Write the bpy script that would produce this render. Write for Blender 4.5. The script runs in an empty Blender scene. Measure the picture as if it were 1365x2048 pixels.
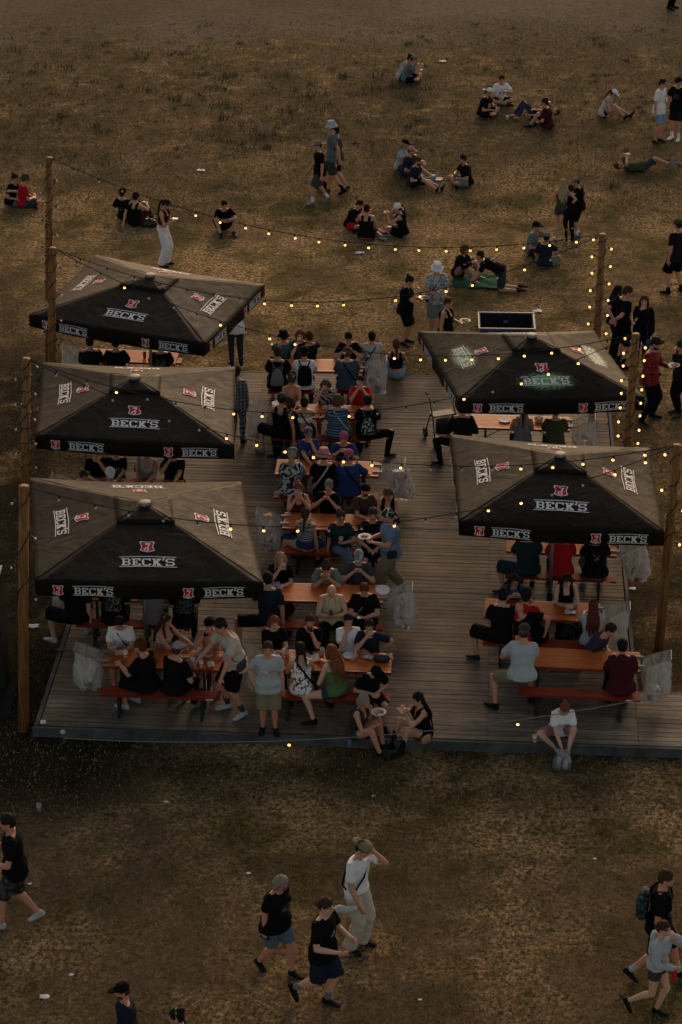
import bpy, bmesh, math, random
import numpy as np
from mathutils import Vector, Matrix
R = math.radians
scn = bpy.context.scene
# ------------------------------------------------------------------ camera, world, sun, exposure
CAM_H, PITCH, FPX = 21.0, 27.5, 4700.0
cam_d = bpy.data.cameras.new("camera"); cam = bpy.data.objects.new("camera", cam_d)
scn.collection.objects.link(cam); scn.camera = cam
cam.location = (0, 0, CAM_H); cam.rotation_euler = (R(90 - PITCH), 0, 0)
cam_d.sensor_fit = 'VERTICAL'; cam_d.sensor_height = 36; cam_d.lens = 36 * FPX / 2048
cam_d.clip_start = 0.5; cam_d.clip_end = 2000
w = bpy.data.worlds.new("World"); scn.world = w; w.use_nodes = True
nt = w.node_tree; nt.nodes.clear()
sky = nt.nodes.new('ShaderNodeTexSky'); sky.sky_type = 'NISHITA'; sky.sun_disc = False
SUN_EL, SUN_AZ = 17.0, 8.0
sky.sun_elevation = R(SUN_EL); sky.sun_rotation = R(SUN_AZ); sky.dust_density = 3.0; sky.air_density = 1.2
bgn = nt.nodes.new('ShaderNodeBackground'); bgn.inputs[1].default_value = 0.115
out = nt.nodes.new('ShaderNodeOutputWorld')
tint = nt.nodes.new('ShaderNodeMix'); tint.data_type = 'RGBA'; tint.blend_type = 'MULTIPLY'; tint.inputs[0].default_value = 1
tint.inputs[7].default_value = (1.13, .94, .81, 1); nt.links.new(sky.outputs[0], tint.inputs[6]); nt.links.new(tint.outputs[2], bgn.inputs[0]); nt.links.new(bgn.outputs[0], out.inputs[0])
sd = bpy.data.lights.new("sun", 'SUN'); so = bpy.data.objects.new("sun", sd); scn.collection.objects.link(so)
sd.energy = 0.85; sd.angle = R(26); sd.color = (1.0, 0.80, 0.60)
so.rotation_euler = Vector((math.sin(R(SUN_AZ)) * math.cos(R(SUN_EL)), math.cos(R(SUN_AZ)) * math.cos(R(SUN_EL)), math.sin(R(SUN_EL)))).to_track_quat('Z', 'Y').to_euler()
vs = scn.view_settings; vs.view_transform = 'Standard'; vs.look = 'None'; vs.exposure = 0.22; vs.gamma = 1
random.seed(7); rng = np.random.default_rng(7)
DZ = 0.17        # deck height
# ------------------------------------------------------------------ helpers
cp, sp_ = math.cos(R(PITCH)), math.sin(R(PITCH))
def at(px, py, z=0.0):
    """photo pixel -> world point at height z"""
    x, y = (px - 682.5) / FPX, (1024 - py) / FPX
    d = Vector((x, cp + y * sp_, -sp_ + y * cp))
    t = (CAM_H - z) / -d.z
    return Vector((0, 0, CAM_H)) + d * t
def proj(p):
    dx, dy, dz = p[0], p[1], p[2] - CAM_H
    zc = dy * cp - dz * sp_; yc = dy * sp_ + dz * cp
    return (682.5 + FPX * dx / zc, 1024 - FPX * yc / zc)
pending = []
def newobj(name, data=None, parent=None, loc=None, rz=0.0):
    o = bpy.data.objects.new(name, data)
    if loc is not None: o.location = loc
    o.rotation_euler = (0, 0, rz)
    if parent is not None: o.parent = parent
    pending.append(o); return o
def thing(name, label, cat, loc=(0, 0, 0), rz=0.0, group=None, data=None):
    o = newobj(name, data, None, loc, rz)
    o['label'] = label; o['category'] = cat
    if group: o['group'] = group
    return o
def copy_tree(o, parent=None):
    c = o.copy(); pending.append(c)
    if parent is not None: c.parent = parent
    for ch in [q for q in pending if q.parent is o]: copy_tree(ch, c)
    return c
class MB:
    """collects vertices and faces; local axes plain x y z"""
    def __init__(s): s.v = []; s.f = []; s.m = []
    def add(s, vs_, fs, mi=0):
        b = len(s.v); s.v += [tuple(q) for q in vs_]; s.f += [tuple(i + b for i in f) for f in fs]; s.m += [mi] * len(fs)
    def box(s, c, d, rz=0.0, mi=0, M=None):
        vs_ = []
        for x in (-.5, .5):
            for y in (-.5, .5):
                for z in (-.5, .5):
                    p = Vector((x * d[0], y * d[1], z * d[2]))
                    if M is not None: p = M @ p
                    elif rz: p = Matrix.Rotation(rz, 3, 'Z') @ p
                    vs_.append(p + Vector(c))
        s.add(vs_, [(0, 1, 3, 2), (4, 6, 7, 5), (0, 4, 5, 1), (2, 3, 7, 6), (0, 2, 6, 4), (1, 5, 7, 3)], mi)
    def loft(s, rings, n=12, mi=0, cap=True):
        """rings: (center, axisA, axisB) with axes already scaled by radius"""
        ps = []
        for c, a, b in rings:
            c = np.asarray(c, float); a = np.asarray(a, float); b = np.asarray(b, float)
            for k in range(n):
                t = 2 * math.pi * k / n
                ps.append(tuple(c + a * math.cos(t) + b * math.sin(t)))
        fs = []
        for i in range(len(rings) - 1):
            for k in range(n):
                k2 = (k + 1) % n
                fs.append((i * n + k, i * n + k2, (i + 1) * n + k2, (i + 1) * n + k))
        if cap:
            fs.append(tuple(range(n - 1, -1, -1))); L = (len(rings) - 1) * n
            fs.append(tuple(range(L, L + n)))
        s.add(ps, fs, mi)
    def tube(s, pts, r, n=10, mi=0, round_=False, flat=1.0, ref=None):
        pts = [np.asarray(p, float) for p in pts]
        if not hasattr(r, '__len__'): r = [r] * len(pts)
        r = list(r)
        if round_:
            for end in (0, -1):
                d = pts[0] - pts[1] if end == 0 else pts[-1] - pts[-2]
                d = d / (np.linalg.norm(d) + 1e-9); rr = r[end]; e = pts[end]
                ex = [(e + d * rr * .55, rr * .84), (e + d * rr * .95, rr * .35)]
                if end == 0: pts = [ex[1][0], ex[0][0]] + pts; r = [ex[1][1], ex[0][1]] + r
                else: pts = pts + [ex[0][0], ex[1][0]]; r = r + [ex[0][1], ex[1][1]]
        rings = []; a = None
        for i, p in enumerate(pts):
            t = pts[min(i + 1, len(pts) - 1)] - pts[max(i - 1, 0)]
            t = t / (np.linalg.norm(t) + 1e-9)
            if a is None:
                q = np.asarray(ref, float) if ref is not None else (np.array((0, 0, 1.)) if abs(t[2]) < .9 else np.array((1., 0, 0)))
                a = q
            a = a - t * a.dot(t); a = a / (np.linalg.norm(a) + 1e-9)
            b = np.cross(t, a)
            rings.append((p, a * r[i] * flat, b * r[i]))
        s.loft(rings, n, mi)
    def ball(s, c, rad, axes=None, nu=12, nv=8, mi=0):
        c = np.asarray(c, float)
        A = np.eye(3) if axes is None else np.asarray(axes, float)
        rad = (rad,) * 3 if not hasattr(rad, '__len__') else rad
        rings = []
        for j in range(nv + 1):
            ph = math.pi * (j + .0) / nv; ph = min(max(ph, .12), math.pi - .12)
            z = -math.cos(ph); q = math.sin(ph)
            rings.append((c + A[2] * z * rad[2], A[0] * rad[0] * q, A[1] * rad[1] * q))
        s.loft(rings, nu, mi)
    def mesh(s, name, mats, smooth=True):
        me = bpy.data.meshes.new(name); me.from_pydata([tuple(map(float, q)) for q in s.v], [], s.f)
        for m in (mats if isinstance(mats, (list, tuple)) else [mats]): me.materials.append(m)
        if any(s.m): me.polygons.foreach_set('material_index', s.m)
        if smooth: me.polygons.foreach_set('use_smooth', [True] * len(me.polygons))
        me.update(); return me
    def build(s, name, mats, parent=None, smooth=False, loc=None, rz=0.0):
        return newobj(name, s.mesh(name, mats, smooth), parent, loc, rz)
# ------------------------------------------------------------------ materials
_mats = {}
def mat(key, col, rough=.7, metal=0.0, bump=0.0, bscale=30, var=0.0, vscale=6, emit=None, estr=0, spec=.5, sheen=0.0, alpha=1.0, trans=0.0):
    if key in _mats: return _mats[key]
    m = bpy.data.materials.new(key); m.use_nodes = True; N = m.node_tree.nodes; L = m.node_tree.links
    p = N['Principled BSDF']; p.inputs['Base Color'].default_value = (*col, 1)
    p.inputs['Roughness'].default_value = rough; p.inputs['Metallic'].default_value = metal
    p.inputs['Specular IOR Level'].default_value = spec
    if sheen: p.inputs['Sheen Weight'].default_value = sheen
    if alpha < 1: p.inputs['Alpha'].default_value = alpha
    if trans: p.inputs['Transmission Weight'].default_value = trans
    if emit: p.inputs['Emission Color'].default_value = (*emit, 1); p.inputs['Emission Strength'].default_value = estr
    tc = N.new('ShaderNodeTexCoord')
    if var:
        n = N.new('ShaderNodeTexNoise'); n.inputs['Scale'].default_value = vscale; n.inputs['Detail'].default_value = 6
        L.new(tc.outputs['Object'], n.inputs['Vector'])
        mx = N.new('ShaderNodeMix'); mx.data_type = 'RGBA'
        mx.inputs[6].default_value = tuple(c * (1 - var) for c in col) + (1,); mx.inputs[7].default_value = tuple(min(1, c * (1 + var)) for c in col) + (1,)
        cr = N.new('ShaderNodeMapRange'); cr.inputs[1].default_value = .3; cr.inputs[2].default_value = .7
        L.new(n.outputs[0], cr.inputs[0]); L.new(cr.outputs[0], mx.inputs[0]); L.new(mx.outputs[2], p.inputs['Base Color'])
    if bump:
        n = N.new('ShaderNodeTexNoise'); n.inputs['Scale'].default_value = bscale; n.inputs['Detail'].default_value = 4
        L.new(tc.outputs['Object'], n.inputs['Vector'])
        b = N.new('ShaderNodeBump'); b.inputs['Strength'].default_value = 1; b.inputs['Distance'].default_value = bump
        L.new(n.outputs[0], b.inputs['Height']); L.new(b.outputs[0], p.inputs['Normal'])
    _mats[key] = m; return m
def pattern_mat(key, c1, c2, kind, scale=1.0, rough=.85):
    if key in _mats: return _mats[key]
    m = mat(key, c1, rough, bump=.012, bscale=11)
    N = m.node_tree.nodes; L = m.node_tree.links; p = N['Principled BSDF']
    tc = [n for n in N if n.type == 'TEX_COORD'][0]
    mx = N.new('ShaderNodeMix'); mx.data_type = 'RGBA'; mx.inputs[6].default_value = (*c1, 1); mx.inputs[7].default_value = (*c2, 1)
    def thr(src, lo, hi):
        r = N.new('ShaderNodeMapRange'); r.inputs[1].default_value = lo; r.inputs[2].default_value = hi; L.new(src, r.inputs[0]); return r.outputs[0]
    def wave(axis, sc, dist=0.0):
        wv = N.new('ShaderNodeTexWave'); wv.wave_type = 'BANDS'; wv.bands_direction = axis
        wv.inputs['Scale'].default_value = sc; wv.inputs['Distortion'].default_value = dist; wv.inputs['Detail'].default_value = 1
        L.new(tc.outputs['Object'], wv.inputs['Vector']); return wv.outputs['Fac']
    if kind == 'stripe': f = thr(wave('Z', 6.5 * scale), .45, .55)
    elif kind == 'zebra': f = thr(wave('DIAGONAL', 5 * scale, 14), .42, .58)
    elif kind == 'plaid':
        a = thr(wave('Z', 4.5 * scale), .45, .55); b = thr(wave('X', 4.5 * scale), .45, .55)
        mm = N.new('ShaderNodeMath'); mm.operation = 'ADD'; L.new(a, mm.inputs[0]); L.new(b, mm.inputs[1])
        m2 = N.new('ShaderNodeMath'); m2.operation = 'MULTIPLY'; m2.inputs[1].default_value = .5; L.new(mm.outputs[0], m2.inputs[0]); f = m2.outputs[0]
    else:
        n = N.new('ShaderNodeTexNoise'); n.inputs['Scale'].default_value = {'camo': 14, 'print': 26, 'floral': 20, 'acid': 9}[kind] * scale
        n.inputs['Detail'].default_value = 3; L.new(tc.outputs['Object'], n.inputs['Vector'])
        lo, hi = {'camo': (.46, .52), 'print': (.53, .58), 'floral': (.53, .57), 'acid': (.35, .7)}[kind]
        f = thr(n.outputs[0], lo, hi)
    L.new(f, mx.inputs[0]); L.new(mx.outputs[2], p.inputs['Base Color'])
    return m
M_metal = mat('galvanised_metal', (.30, .32, .33), .45, .8)
M_dkmetal = mat('dark_metal', (.03, .035, .035), .5, .5)
M_rubber = mat('rubber', (.012, .012, .012), .8)
M_white = mat('white_plastic', (.62, .61, .58), .5, bump=.002)
M_cable = mat('black_cable', (.008, .008, .008), .6)
# ------------------------------------------------------------------ ground
def ground_material():
    m = bpy.data.materials.new('dry_trampled_grass'); m.use_nodes = True; N = m.node_tree.nodes; L = m.node_tree.links
    p = N['Principled BSDF']; p.inputs['Roughness'].default_value = 1; p.inputs['Specular IOR Level'].default_value = .05
    tc = N.new('ShaderNodeTexCoord')
    def noise(sc, det=8, rough=.6, vec=None, dist=0):
        n = N.new('ShaderNodeTexNoise'); n.inputs['Scale'].default_value = sc; n.inputs['Detail'].default_value = det
        n.inputs['Roughness'].default_value = rough; n.inputs['Distortion'].default_value = dist
        L.new(vec or tc.outputs['Object'], n.inputs['Vector']); return n.outputs[0]
    def rng_(src, a, b, c=0, d=1):
        r = N.new('ShaderNodeMapRange'); r.inputs[1].default_value = a; r.inputs[2].default_value = b; r.inputs[3].default_value = c; r.inputs[4].default_value = d
        L.new(src, r.inputs[0]); return r.outputs[0]
    def mix(f, a, b):
        x = N.new('ShaderNodeMix'); x.data_type = 'RGBA'
        if isinstance(f, float): x.inputs[0].default_value = f
        else: L.new(f, x.inputs[0])
        for i, c in ((6, a), (7, b)):
            if isinstance(c, tuple): x.inputs[i].default_value = (*c, 1)
            else: L.new(c, x.inputs[i])
        return x.outputs[2]
    def mul(a, b):
        x = N.new('ShaderNodeMath'); x.operation = 'MULTIPLY'
        for i, c in enumerate((a, b)):
            if isinstance(c, (int, float)): x.inputs[i].default_value = c
            else: L.new(c, x.inputs[i])
        return x.outputs[0]
    straw = mix(rng_(noise(13, 8, .8), .40, .60), (.060, .038, .014), (.84, .57, .28))
    straw = mix(mul(rng_(noise(2.6, 8, .75), .52, .62), .6), straw, (.10, .064, .024))
    green = mix(rng_(noise(14, 6, .7), .35, .65), (.052, .046, .012), (.24, .19, .06))
    soil = mix(rng_(noise(6, 8, .7), .3, .7), (.125, .082, .045), (.30, .205, .115))
    base = mix(rng_(noise(.55, 6, .65), .46, .62), straw, green)
    base = mix(mul(rng_(noise(.33, 7, .7, dist=.6), .50, .60), .75), base, soil)
    # the far field is barer and greener: between the near lawn and the gravel track
    sep = N.new('ShaderNodeSeparateXYZ'); L.new(tc.outputs['Object'], sep.inputs[0]); Y = sep.outputs[1]; X = sep.outputs[0]
    jit = noise(.25, 4)
    addn = N.new('ShaderNodeMath'); addn.operation = 'MULTIPLY_ADD'; L.new(jit, addn.inputs[0]); addn.inputs[1].default_value = 10; L.new(Y, addn.inputs[2])
    far = mix(rng_(noise(1.1, 9, .78), .45, .56), soil, mix(rng_(noise(.8, 6, .7), .46, .62), green, straw))
    base = mix(rng_(addn.outputs[0], 62, 68), base, far)
    gravel = mix(rng_(noise(7, 9, .8), .3, .7), (.15, .115, .08), (.29, .23, .165))
    base = mix(rng_(addn.outputs[0], 75.5, 79.5), base, gravel)
    # darker ground colour along the deck's front edge and beside its left side
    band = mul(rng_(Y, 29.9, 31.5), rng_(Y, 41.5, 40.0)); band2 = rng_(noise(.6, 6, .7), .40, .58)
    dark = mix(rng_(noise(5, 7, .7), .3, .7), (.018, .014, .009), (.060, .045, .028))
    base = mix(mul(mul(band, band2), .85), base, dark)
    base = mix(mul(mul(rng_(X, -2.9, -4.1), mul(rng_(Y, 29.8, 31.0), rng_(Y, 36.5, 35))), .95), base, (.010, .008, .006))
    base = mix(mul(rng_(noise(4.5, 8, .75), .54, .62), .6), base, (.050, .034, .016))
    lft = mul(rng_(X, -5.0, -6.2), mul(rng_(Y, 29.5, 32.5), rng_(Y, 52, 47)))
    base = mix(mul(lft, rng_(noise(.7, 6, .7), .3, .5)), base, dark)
    # near track, worn by feet
    base = mix(mul(rng_(noise(.16, 5, .6), .40, .62), .45), base, (.095, .075, .035))
    tr = mul(mul(rng_(Y, 29.6, 28.4), rng_(noise(.5, 7, .7, dist=.5), .42, .56)), .7)
    base = mix(tr, base, soil)
    gmn = N.new('ShaderNodeGamma'); gmn.inputs[1].default_value = 1.24; L.new(base, gmn.inputs[0])
    hs = N.new('ShaderNodeHueSaturation'); hs.inputs['Saturation'].default_value = .95; hs.inputs['Value'].default_value = 1.40; L.new(gmn.outputs[0], hs.inputs['Color'])
    L.new(hs.outputs[0], p.inputs['Base Color'])
    b = N.new('ShaderNodeBump'); b.inputs['Strength'].default_value = 1; b.inputs['Distance'].default_value = .11
    mp = N.new('ShaderNodeMath'); mp.operation = 'ADD'; L.new(noise(11, 9, .8), mp.inputs[0]); L.new(mul(noise(1.7, 6), 1.2), mp.inputs[1])
    L.new(mp.outputs[0], b.inputs['Height']); L.new(b.outputs[0], p.inputs['Normal'])
    return m
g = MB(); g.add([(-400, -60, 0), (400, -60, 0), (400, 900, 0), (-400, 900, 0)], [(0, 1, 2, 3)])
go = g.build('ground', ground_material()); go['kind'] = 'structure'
# deck axes
A0, A1 = at(72, 1453, DZ), at(1365, 1496, DZ)
e1 = (A1 - A0).normalized(); e2 = Vector((-e1.y, e1.x, 0)); DROT = math.atan2(e1.y, e1.x)
def dk(p): q = p - A0; return (q.dot(e1), q.dot(e2))
def deckpt(a, b, z): q = A0 + e1 * a + e2 * b; return Vector((q.x, q.y, z))
D_back = dk(at(680, 748, DZ))[1]; D_right = dk(at(1262, 1290, DZ))[0]; D_strip = dk(at(1340, 1388, DZ))[1]
def in_deck(x, y, m=0.0):
    a = (x - A0.x) * e1.x + (y - A0.y) * e1.y; b = (x - A0.x) * e2.x + (y - A0.y) * e2.y
    return (-m < a < D_right + m and -m < b < D_back + m) or (-m < a < 22 + m and -m < b < D_strip + m)
# grass blades (nobody could count them)
def grass(name, n, fn, hmin, hmax, wd, mats, label_seed):
    r = np.random.default_rng(label_seed)
    px = r.uniform(-40, 1405, n); py = fn(r, n)
    x = (px - 682.5) / FPX; y = (1024 - py) / FPX
    dy = cp + y * sp_; dz = -sp_ + y * cp; t = CAM_H / -dz
    X, Y = x * t, dy * t
    keep = np.array([not in_deck(a, b, .02) for a, b in zip(X, Y)]); X, Y = X[keep], Y[keep]; n = len(X)
    h = r.uniform(hmin, hmax, n) ; a = r.uniform(0, 6.283, n); lean = r.uniform(.2, 1.3, n) * h
    la = r.uniform(0, 6.283, n); cw, sw = np.cos(a) * wd, np.sin(a) * wd
    v = np.zeros((n, 3, 3)); v[:, 0] = np.stack([X - cw, Y - sw, np.full(n, -.004)], 1); v[:, 1] = np.stack([X + cw, Y + sw, np.full(n, -.004)], 1)
    v[:, 2] = np.stack([X + np.cos(la) * lean, Y + np.sin(la) * lean, h], 1)
    me = bpy.data.meshes.new(name); me.vertices.add(n * 3); me.vertices.foreach_set('co', v.ravel())
    me.loops.add(n * 3); me.loops.foreach_set('vertex_index', np.arange(n * 3)); me.polygons.add(n)
    me.polygons.foreach_set('loop_start', np.arange(n) * 3); me.polygons.foreach_set('material_index', r.integers(0, len(mats), n).astype(np.int32))
    for q in mats: me.materials.append(q)
    me.update(); me.validate(); o = newobj(name, me); o['kind'] = 'stuff'; return o
gm = [mat('straw_a', (.58, .41, .20), .8), mat('straw_b', (.30, .20, .10), .8), mat('straw_c', (.12, .08, .035), .85), mat('blade_green', (.085, .08, .03), .8)]
grass('dry_grass', 150000, lambda r, n: r.uniform(250, 2100, n), .01, .045, .006, gm, 3)
grass('sparse_grass', 60000, lambda r, n: 30 + 420 * r.beta(1.4, 1.3, n), .02, .06, .010, [gm[2], gm[3], gm[1]], 4)
def tuftfield():
    r = np.random.default_rng(11); mb = MB(); spots = []
    for i in range(330):
        q = i % 10
        if i >= 46: px, py = r.uniform(-20, 1400), 45 + 290 * r.beta(1.3, 1.6)
        elif q < 7: px, py = r.uniform(420, 860), r.uniform(150, 300)
        else: px, py = r.uniform(0, 420), r.uniform(60, 300)
        spots.append((px, py))
    spots += [(205, 330), (82, 232), (480, 255), (1225, 375), (905, 1560), (1010, 1590), (750, 1600)]
    for px, py in spots:
        c = at(px, py, 0); big = (px, py) in spots[:46] or (px, py) in spots[330:]; k = int(r.integers(20, 60) if big else r.integers(8, 26)); s = r.uniform(.08, .28) if big else r.uniform(.04, .16)
        for _ in range(k):
            x, y = c.x + r.normal(0, s), c.y + r.normal(0, s * .8); hh = r.uniform(.07, .24) if big else r.uniform(.04, .12); a = r.uniform(0, 6.28); lx, ly = r.normal(0, .06, 2)
            mb.add([(x - .009 * math.cos(a), y - .009 * math.sin(a), 0), (x + .009 * math.cos(a), y + .009 * math.sin(a), 0), (x + lx, y + ly, hh)], [(0, 1, 2)], int(r.integers(0, 2)))
    o = mb.build('grass_tufts', [mat('tuft_a', (.05, .055, .018), .8), mat('tuft_b', (.085, .085, .03), .8)]); o['kind'] = 'stuff'
tuftfield()
# ------------------------------------------------------------------ deck
def plank_material():
    m = bpy.data.materials.new('weathered_deck_boards'); m.use_nodes = True; N = m.node_tree.nodes; L = m.node_tree.links
    p = N['Principled BSDF']; p.inputs['Roughness'].default_value = .7; p.inputs['Specular IOR Level'].default_value = .18
    tc = N.new('ShaderNodeTexCoord'); mp = N.new('ShaderNodeMapping'); mp.inputs['Scale'].default_value = (.6, 9, 9)
    L.new(tc.outputs['Object'], mp.inputs[0])
    n = N.new('ShaderNodeTexNoise'); n.inputs['Scale'].default_value = 2.2; n.inputs['Detail'].default_value = 9; n.inputs['Roughness'].default_value = .7; L.new(mp.outputs[0], n.inputs['Vector'])
    n2 = N.new('ShaderNodeTexNoise'); n2.inputs['Scale'].default_value = .9; n2.inputs['Detail'].default_value = 7; n2.inputs['Roughness'].default_value = .7; L.new(tc.outputs['Object'], n2.inputs['Vector'])
    at_ = N.new('ShaderNodeAttribute'); at_.attribute_name = 'tone'
    c1 = N.new('ShaderNodeMix'); c1.data_type = 'RGBA'; c1.inputs[6].default_value = (.060, .041, .027, 1); c1.inputs[7].default_value = (.205, .147, .098, 1)
    r1 = N.new('ShaderNodeMapRange'); r1.inputs[1].default_value = .32; r1.inputs[2].default_value = .68; L.new(n.outputs[0], r1.inputs[0]); L.new(r1.outputs[0], c1.inputs[0])
    c2 = N.new('ShaderNodeMix'); c2.data_type = 'RGBA'; c2.blend_type = 'MULTIPLY'; c2.inputs[0].default_value = 1
    r2 = N.new('ShaderNodeMapRange'); r2.inputs[1].default_value = .3; r2.inputs[2].default_value = .62; r2.inputs[3].default_value = .55; r2.inputs[4].default_value = 1.1; L.new(n2.outputs[0], r2.inputs[0])
    L.new(c1.outputs[2], c2.inputs[6]); L.new(r2.outputs[0], c2.inputs[7])
    c3 = N.new('ShaderNodeMix'); c3.data_type = 'RGBA'; c3.blend_type = 'MULTIPLY'; c3.inputs[0].default_value = 1; L.new(c2.outputs[2], c3.inputs[6]); L.new(at_.outputs['Fac'], c3.inputs[7])
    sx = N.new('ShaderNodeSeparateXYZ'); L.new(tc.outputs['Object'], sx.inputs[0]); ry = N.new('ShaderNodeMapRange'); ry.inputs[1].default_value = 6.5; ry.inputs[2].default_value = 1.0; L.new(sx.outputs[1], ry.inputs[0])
    c4 = N.new('ShaderNodeMix'); c4.data_type = 'RGBA'; c4.blend_type = 'MULTIPLY'; c4.inputs[7].default_value = (1.38, 1.5, 1.62, 1); L.new(ry.outputs[0], c4.inputs[0]); L.new(c3.outputs[2], c4.inputs[6])   # boards turn lighter and greyer towards the front
    L.new(c4.outputs[2], p.inputs['Base Color'])
    b = N.new('ShaderNodeBump'); b.inputs['Distance'].default_value = .004; b.inputs['Strength'].default_value = .8; L.new(n.outputs[0], b.inputs['Height']); L.new(b.outputs[0], p.inputs['Normal'])
    return m
deck = thing('wooden_deck', 'low platform of weathered brown boards with grey metal edging under all the tables', 'deck', A0 - Vector((0, 0, DZ)), DROT)
pl = MB(); tones = []
W = .135; nb = int(D_back / W); MODD = 2.43
seams = [MODD * k for k in range(1, int(D_back / MODD) + 1)]
y = .05
while y < D_back - .02:
    nxt = min([s for s in seams if s > y + .01] + [D_back]); yy = min(y + W - .012, nxt - .035)
    right = 22 if y < D_strip else D_right
    x = .05
    while x < right - .05:
        seg = 2.44 if True else 0; x2 = min(x + seg, right - .03)
        z = DZ + random.uniform(-.0025, .0025)
        pl.box(((x + x2) / 2, (y + yy) / 2, z - .014), (x2 - x - .006, yy - y, .028)); tones.append(random.uniform(.72, 1.2))
        x = x2
    y = yy + .012 if yy < nxt - .036 else nxt + .035
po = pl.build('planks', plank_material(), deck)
ta = po.data.attributes.new('tone', 'FLOAT', 'FACE'); ta.data.foreach_set('value', np.repeat(tones, 6))
fr = MB()
fr.box((11, -.02, DZ / 2), (22.1, .05, DZ + .006)); fr.box((0, D_back / 2, DZ / 2), (.07, D_back - .06, DZ + .006))
fr.box((D_right / 2, D_back + .005, DZ / 2), (D_right + .07, .05, DZ + .004)); fr.box((D_right + .02, (D_back + D_strip) / 2, DZ / 2), (.06, D_back - D_strip - .06, DZ + .006))
fr.box((11 + D_right / 2, D_strip + .03, DZ / 2), (22 - D_right - .1, .05, DZ + .004))
fr.box((.10, .13, DZ + .010), (.09, .09, .016), mi=1)
for s in seams:
    L_ = 22 if s < D_strip else D_right
    fr.box((L_ / 2, s, DZ - .006), (L_ - .12, .045, .016))
    fr.box((-.01, s, DZ + .003), (.16, .09, .03), mi=2)
fr.build('metal_edging', [mat('deck_edge_metal', (.076, .080, .077), .75, 0, var=.4, vscale=3, spec=.15), M_white, M_dkmetal], deck)
ud = MB(); ud.box((D_right / 2, D_back / 2, .05), (D_right - .1, D_back - .1, .09)); ud.box((11 + D_right / 2, D_strip / 2, .05), (22 - D_right, D_strip - .1, .088))
ud.build('substructure', mat('dark_underside', (.015, .012, .01), .9), deck)
# ------------------------------------------------------------------ parasols
M_can = bpy.data.materials.new('black_canopy_cloth'); M_can.use_nodes = True
def _can():
    N = M_can.node_tree.nodes; L = M_can.node_tree.links; p = N['Principled BSDF']
    p.inputs['Base Color'].default_value = (.0125, .0102, .0082, 1); p.inputs['Roughness'].default_value = .62; p.inputs['Specular IOR Level'].default_value = .07
    p.inputs['Sheen Weight'].default_value = .02; p.inputs['Sheen Roughness'].default_value = .45; p.inputs['Sheen Tint'].default_value = (1, .86, .72, 1)
    tc0 = N.new('ShaderNodeTexCoord'); oi_ = N.new('ShaderNodeObjectInfo'); sc0 = N.new('ShaderNodeMath'); sc0.operation = 'MULTIPLY'; sc0.inputs[1].default_value = 40; L.new(oi_.outputs['Random'], sc0.inputs[0])
    tc = N.new('ShaderNodeVectorMath'); tc.operation = 'ADD'; L.new(tc0.outputs['Object'], tc.inputs[0]); L.new(sc0.outputs[0], tc.inputs[1])
    nd = N.new('ShaderNodeTexNoise'); nd.inputs['Scale'].default_value = 1.3; nd.inputs['Detail'].default_value = 9; nd.inputs['Roughness'].default_value = .7; L.new(tc.outputs[0], nd.inputs['Vector'])
    rd = N.new('ShaderNodeMapRange'); rd.inputs[1].default_value = .5; rd.inputs[2].default_value = .72; L.new(nd.outputs[0], rd.inputs[0])
    md = N.new('ShaderNodeMix'); md.data_type = 'RGBA'; md.inputs[6].default_value = (.0105, .0085, .0068, 1); md.inputs[7].default_value = (.024, .019, .014, 1); L.new(rd.outputs[0], md.inputs[0]); L.new(md.outputs[2], p.inputs['Base Color'])
    n = N.new('ShaderNodeTexNoise'); n.inputs['Scale'].default_value = 2.2; n.inputs['Detail'].default_value = 5; n.inputs['Distortion'].default_value = 1.2
    L.new(tc.outputs[0], n.inputs['Vector']); b = N.new('ShaderNodeBump'); b.inputs['Distance'].default_value = .03; b.inputs['Strength'].default_value = .7
    L.new(n.outputs[0], b.inputs['Height']); L.new(b.outputs[0], p.inputs['Normal'])
    n2 = N.new('ShaderNodeTexNoise'); n2.inputs['Scale'].default_value = 5; n2.inputs['Detail'].default_value = 8; L.new(tc.outputs[0], n2.inputs['Vector'])
    r = N.new('ShaderNodeMapRange'); r.inputs[3].default_value = .5; r.inputs[4].default_value = .75; L.new(n2.outputs[0], r.inputs[0]); L.new(r.outputs[0], p.inputs['Roughness'])
_can()
M_print = mat('printed_white', (.66, .67, .66), .6, var=.1, vscale=20); M_red = mat('printed_red', (.52, .012, .016), .7, spec=.1)
GL = {'B': ["#######.", ".##...##", ".##...##", ".######.", ".##...##", ".##...##", "#######."],
      'E': ["########", ".##...##", ".##.#...", ".####...", ".##.#...", ".##...##", "########"],
      'C': [".#######", "##....##", "##......", "##......", "##......", "##....##", ".######."],
      'K': ["###.####", ".##.###.", ".#####..", ".####...", ".#####..", ".##.###.", "###.####"],
      "'": [".##", ".#.", "##."],
      'S': [".#######", "##....##", "##......", ".######.", "......##", "##....##", "#######."]}
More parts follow.
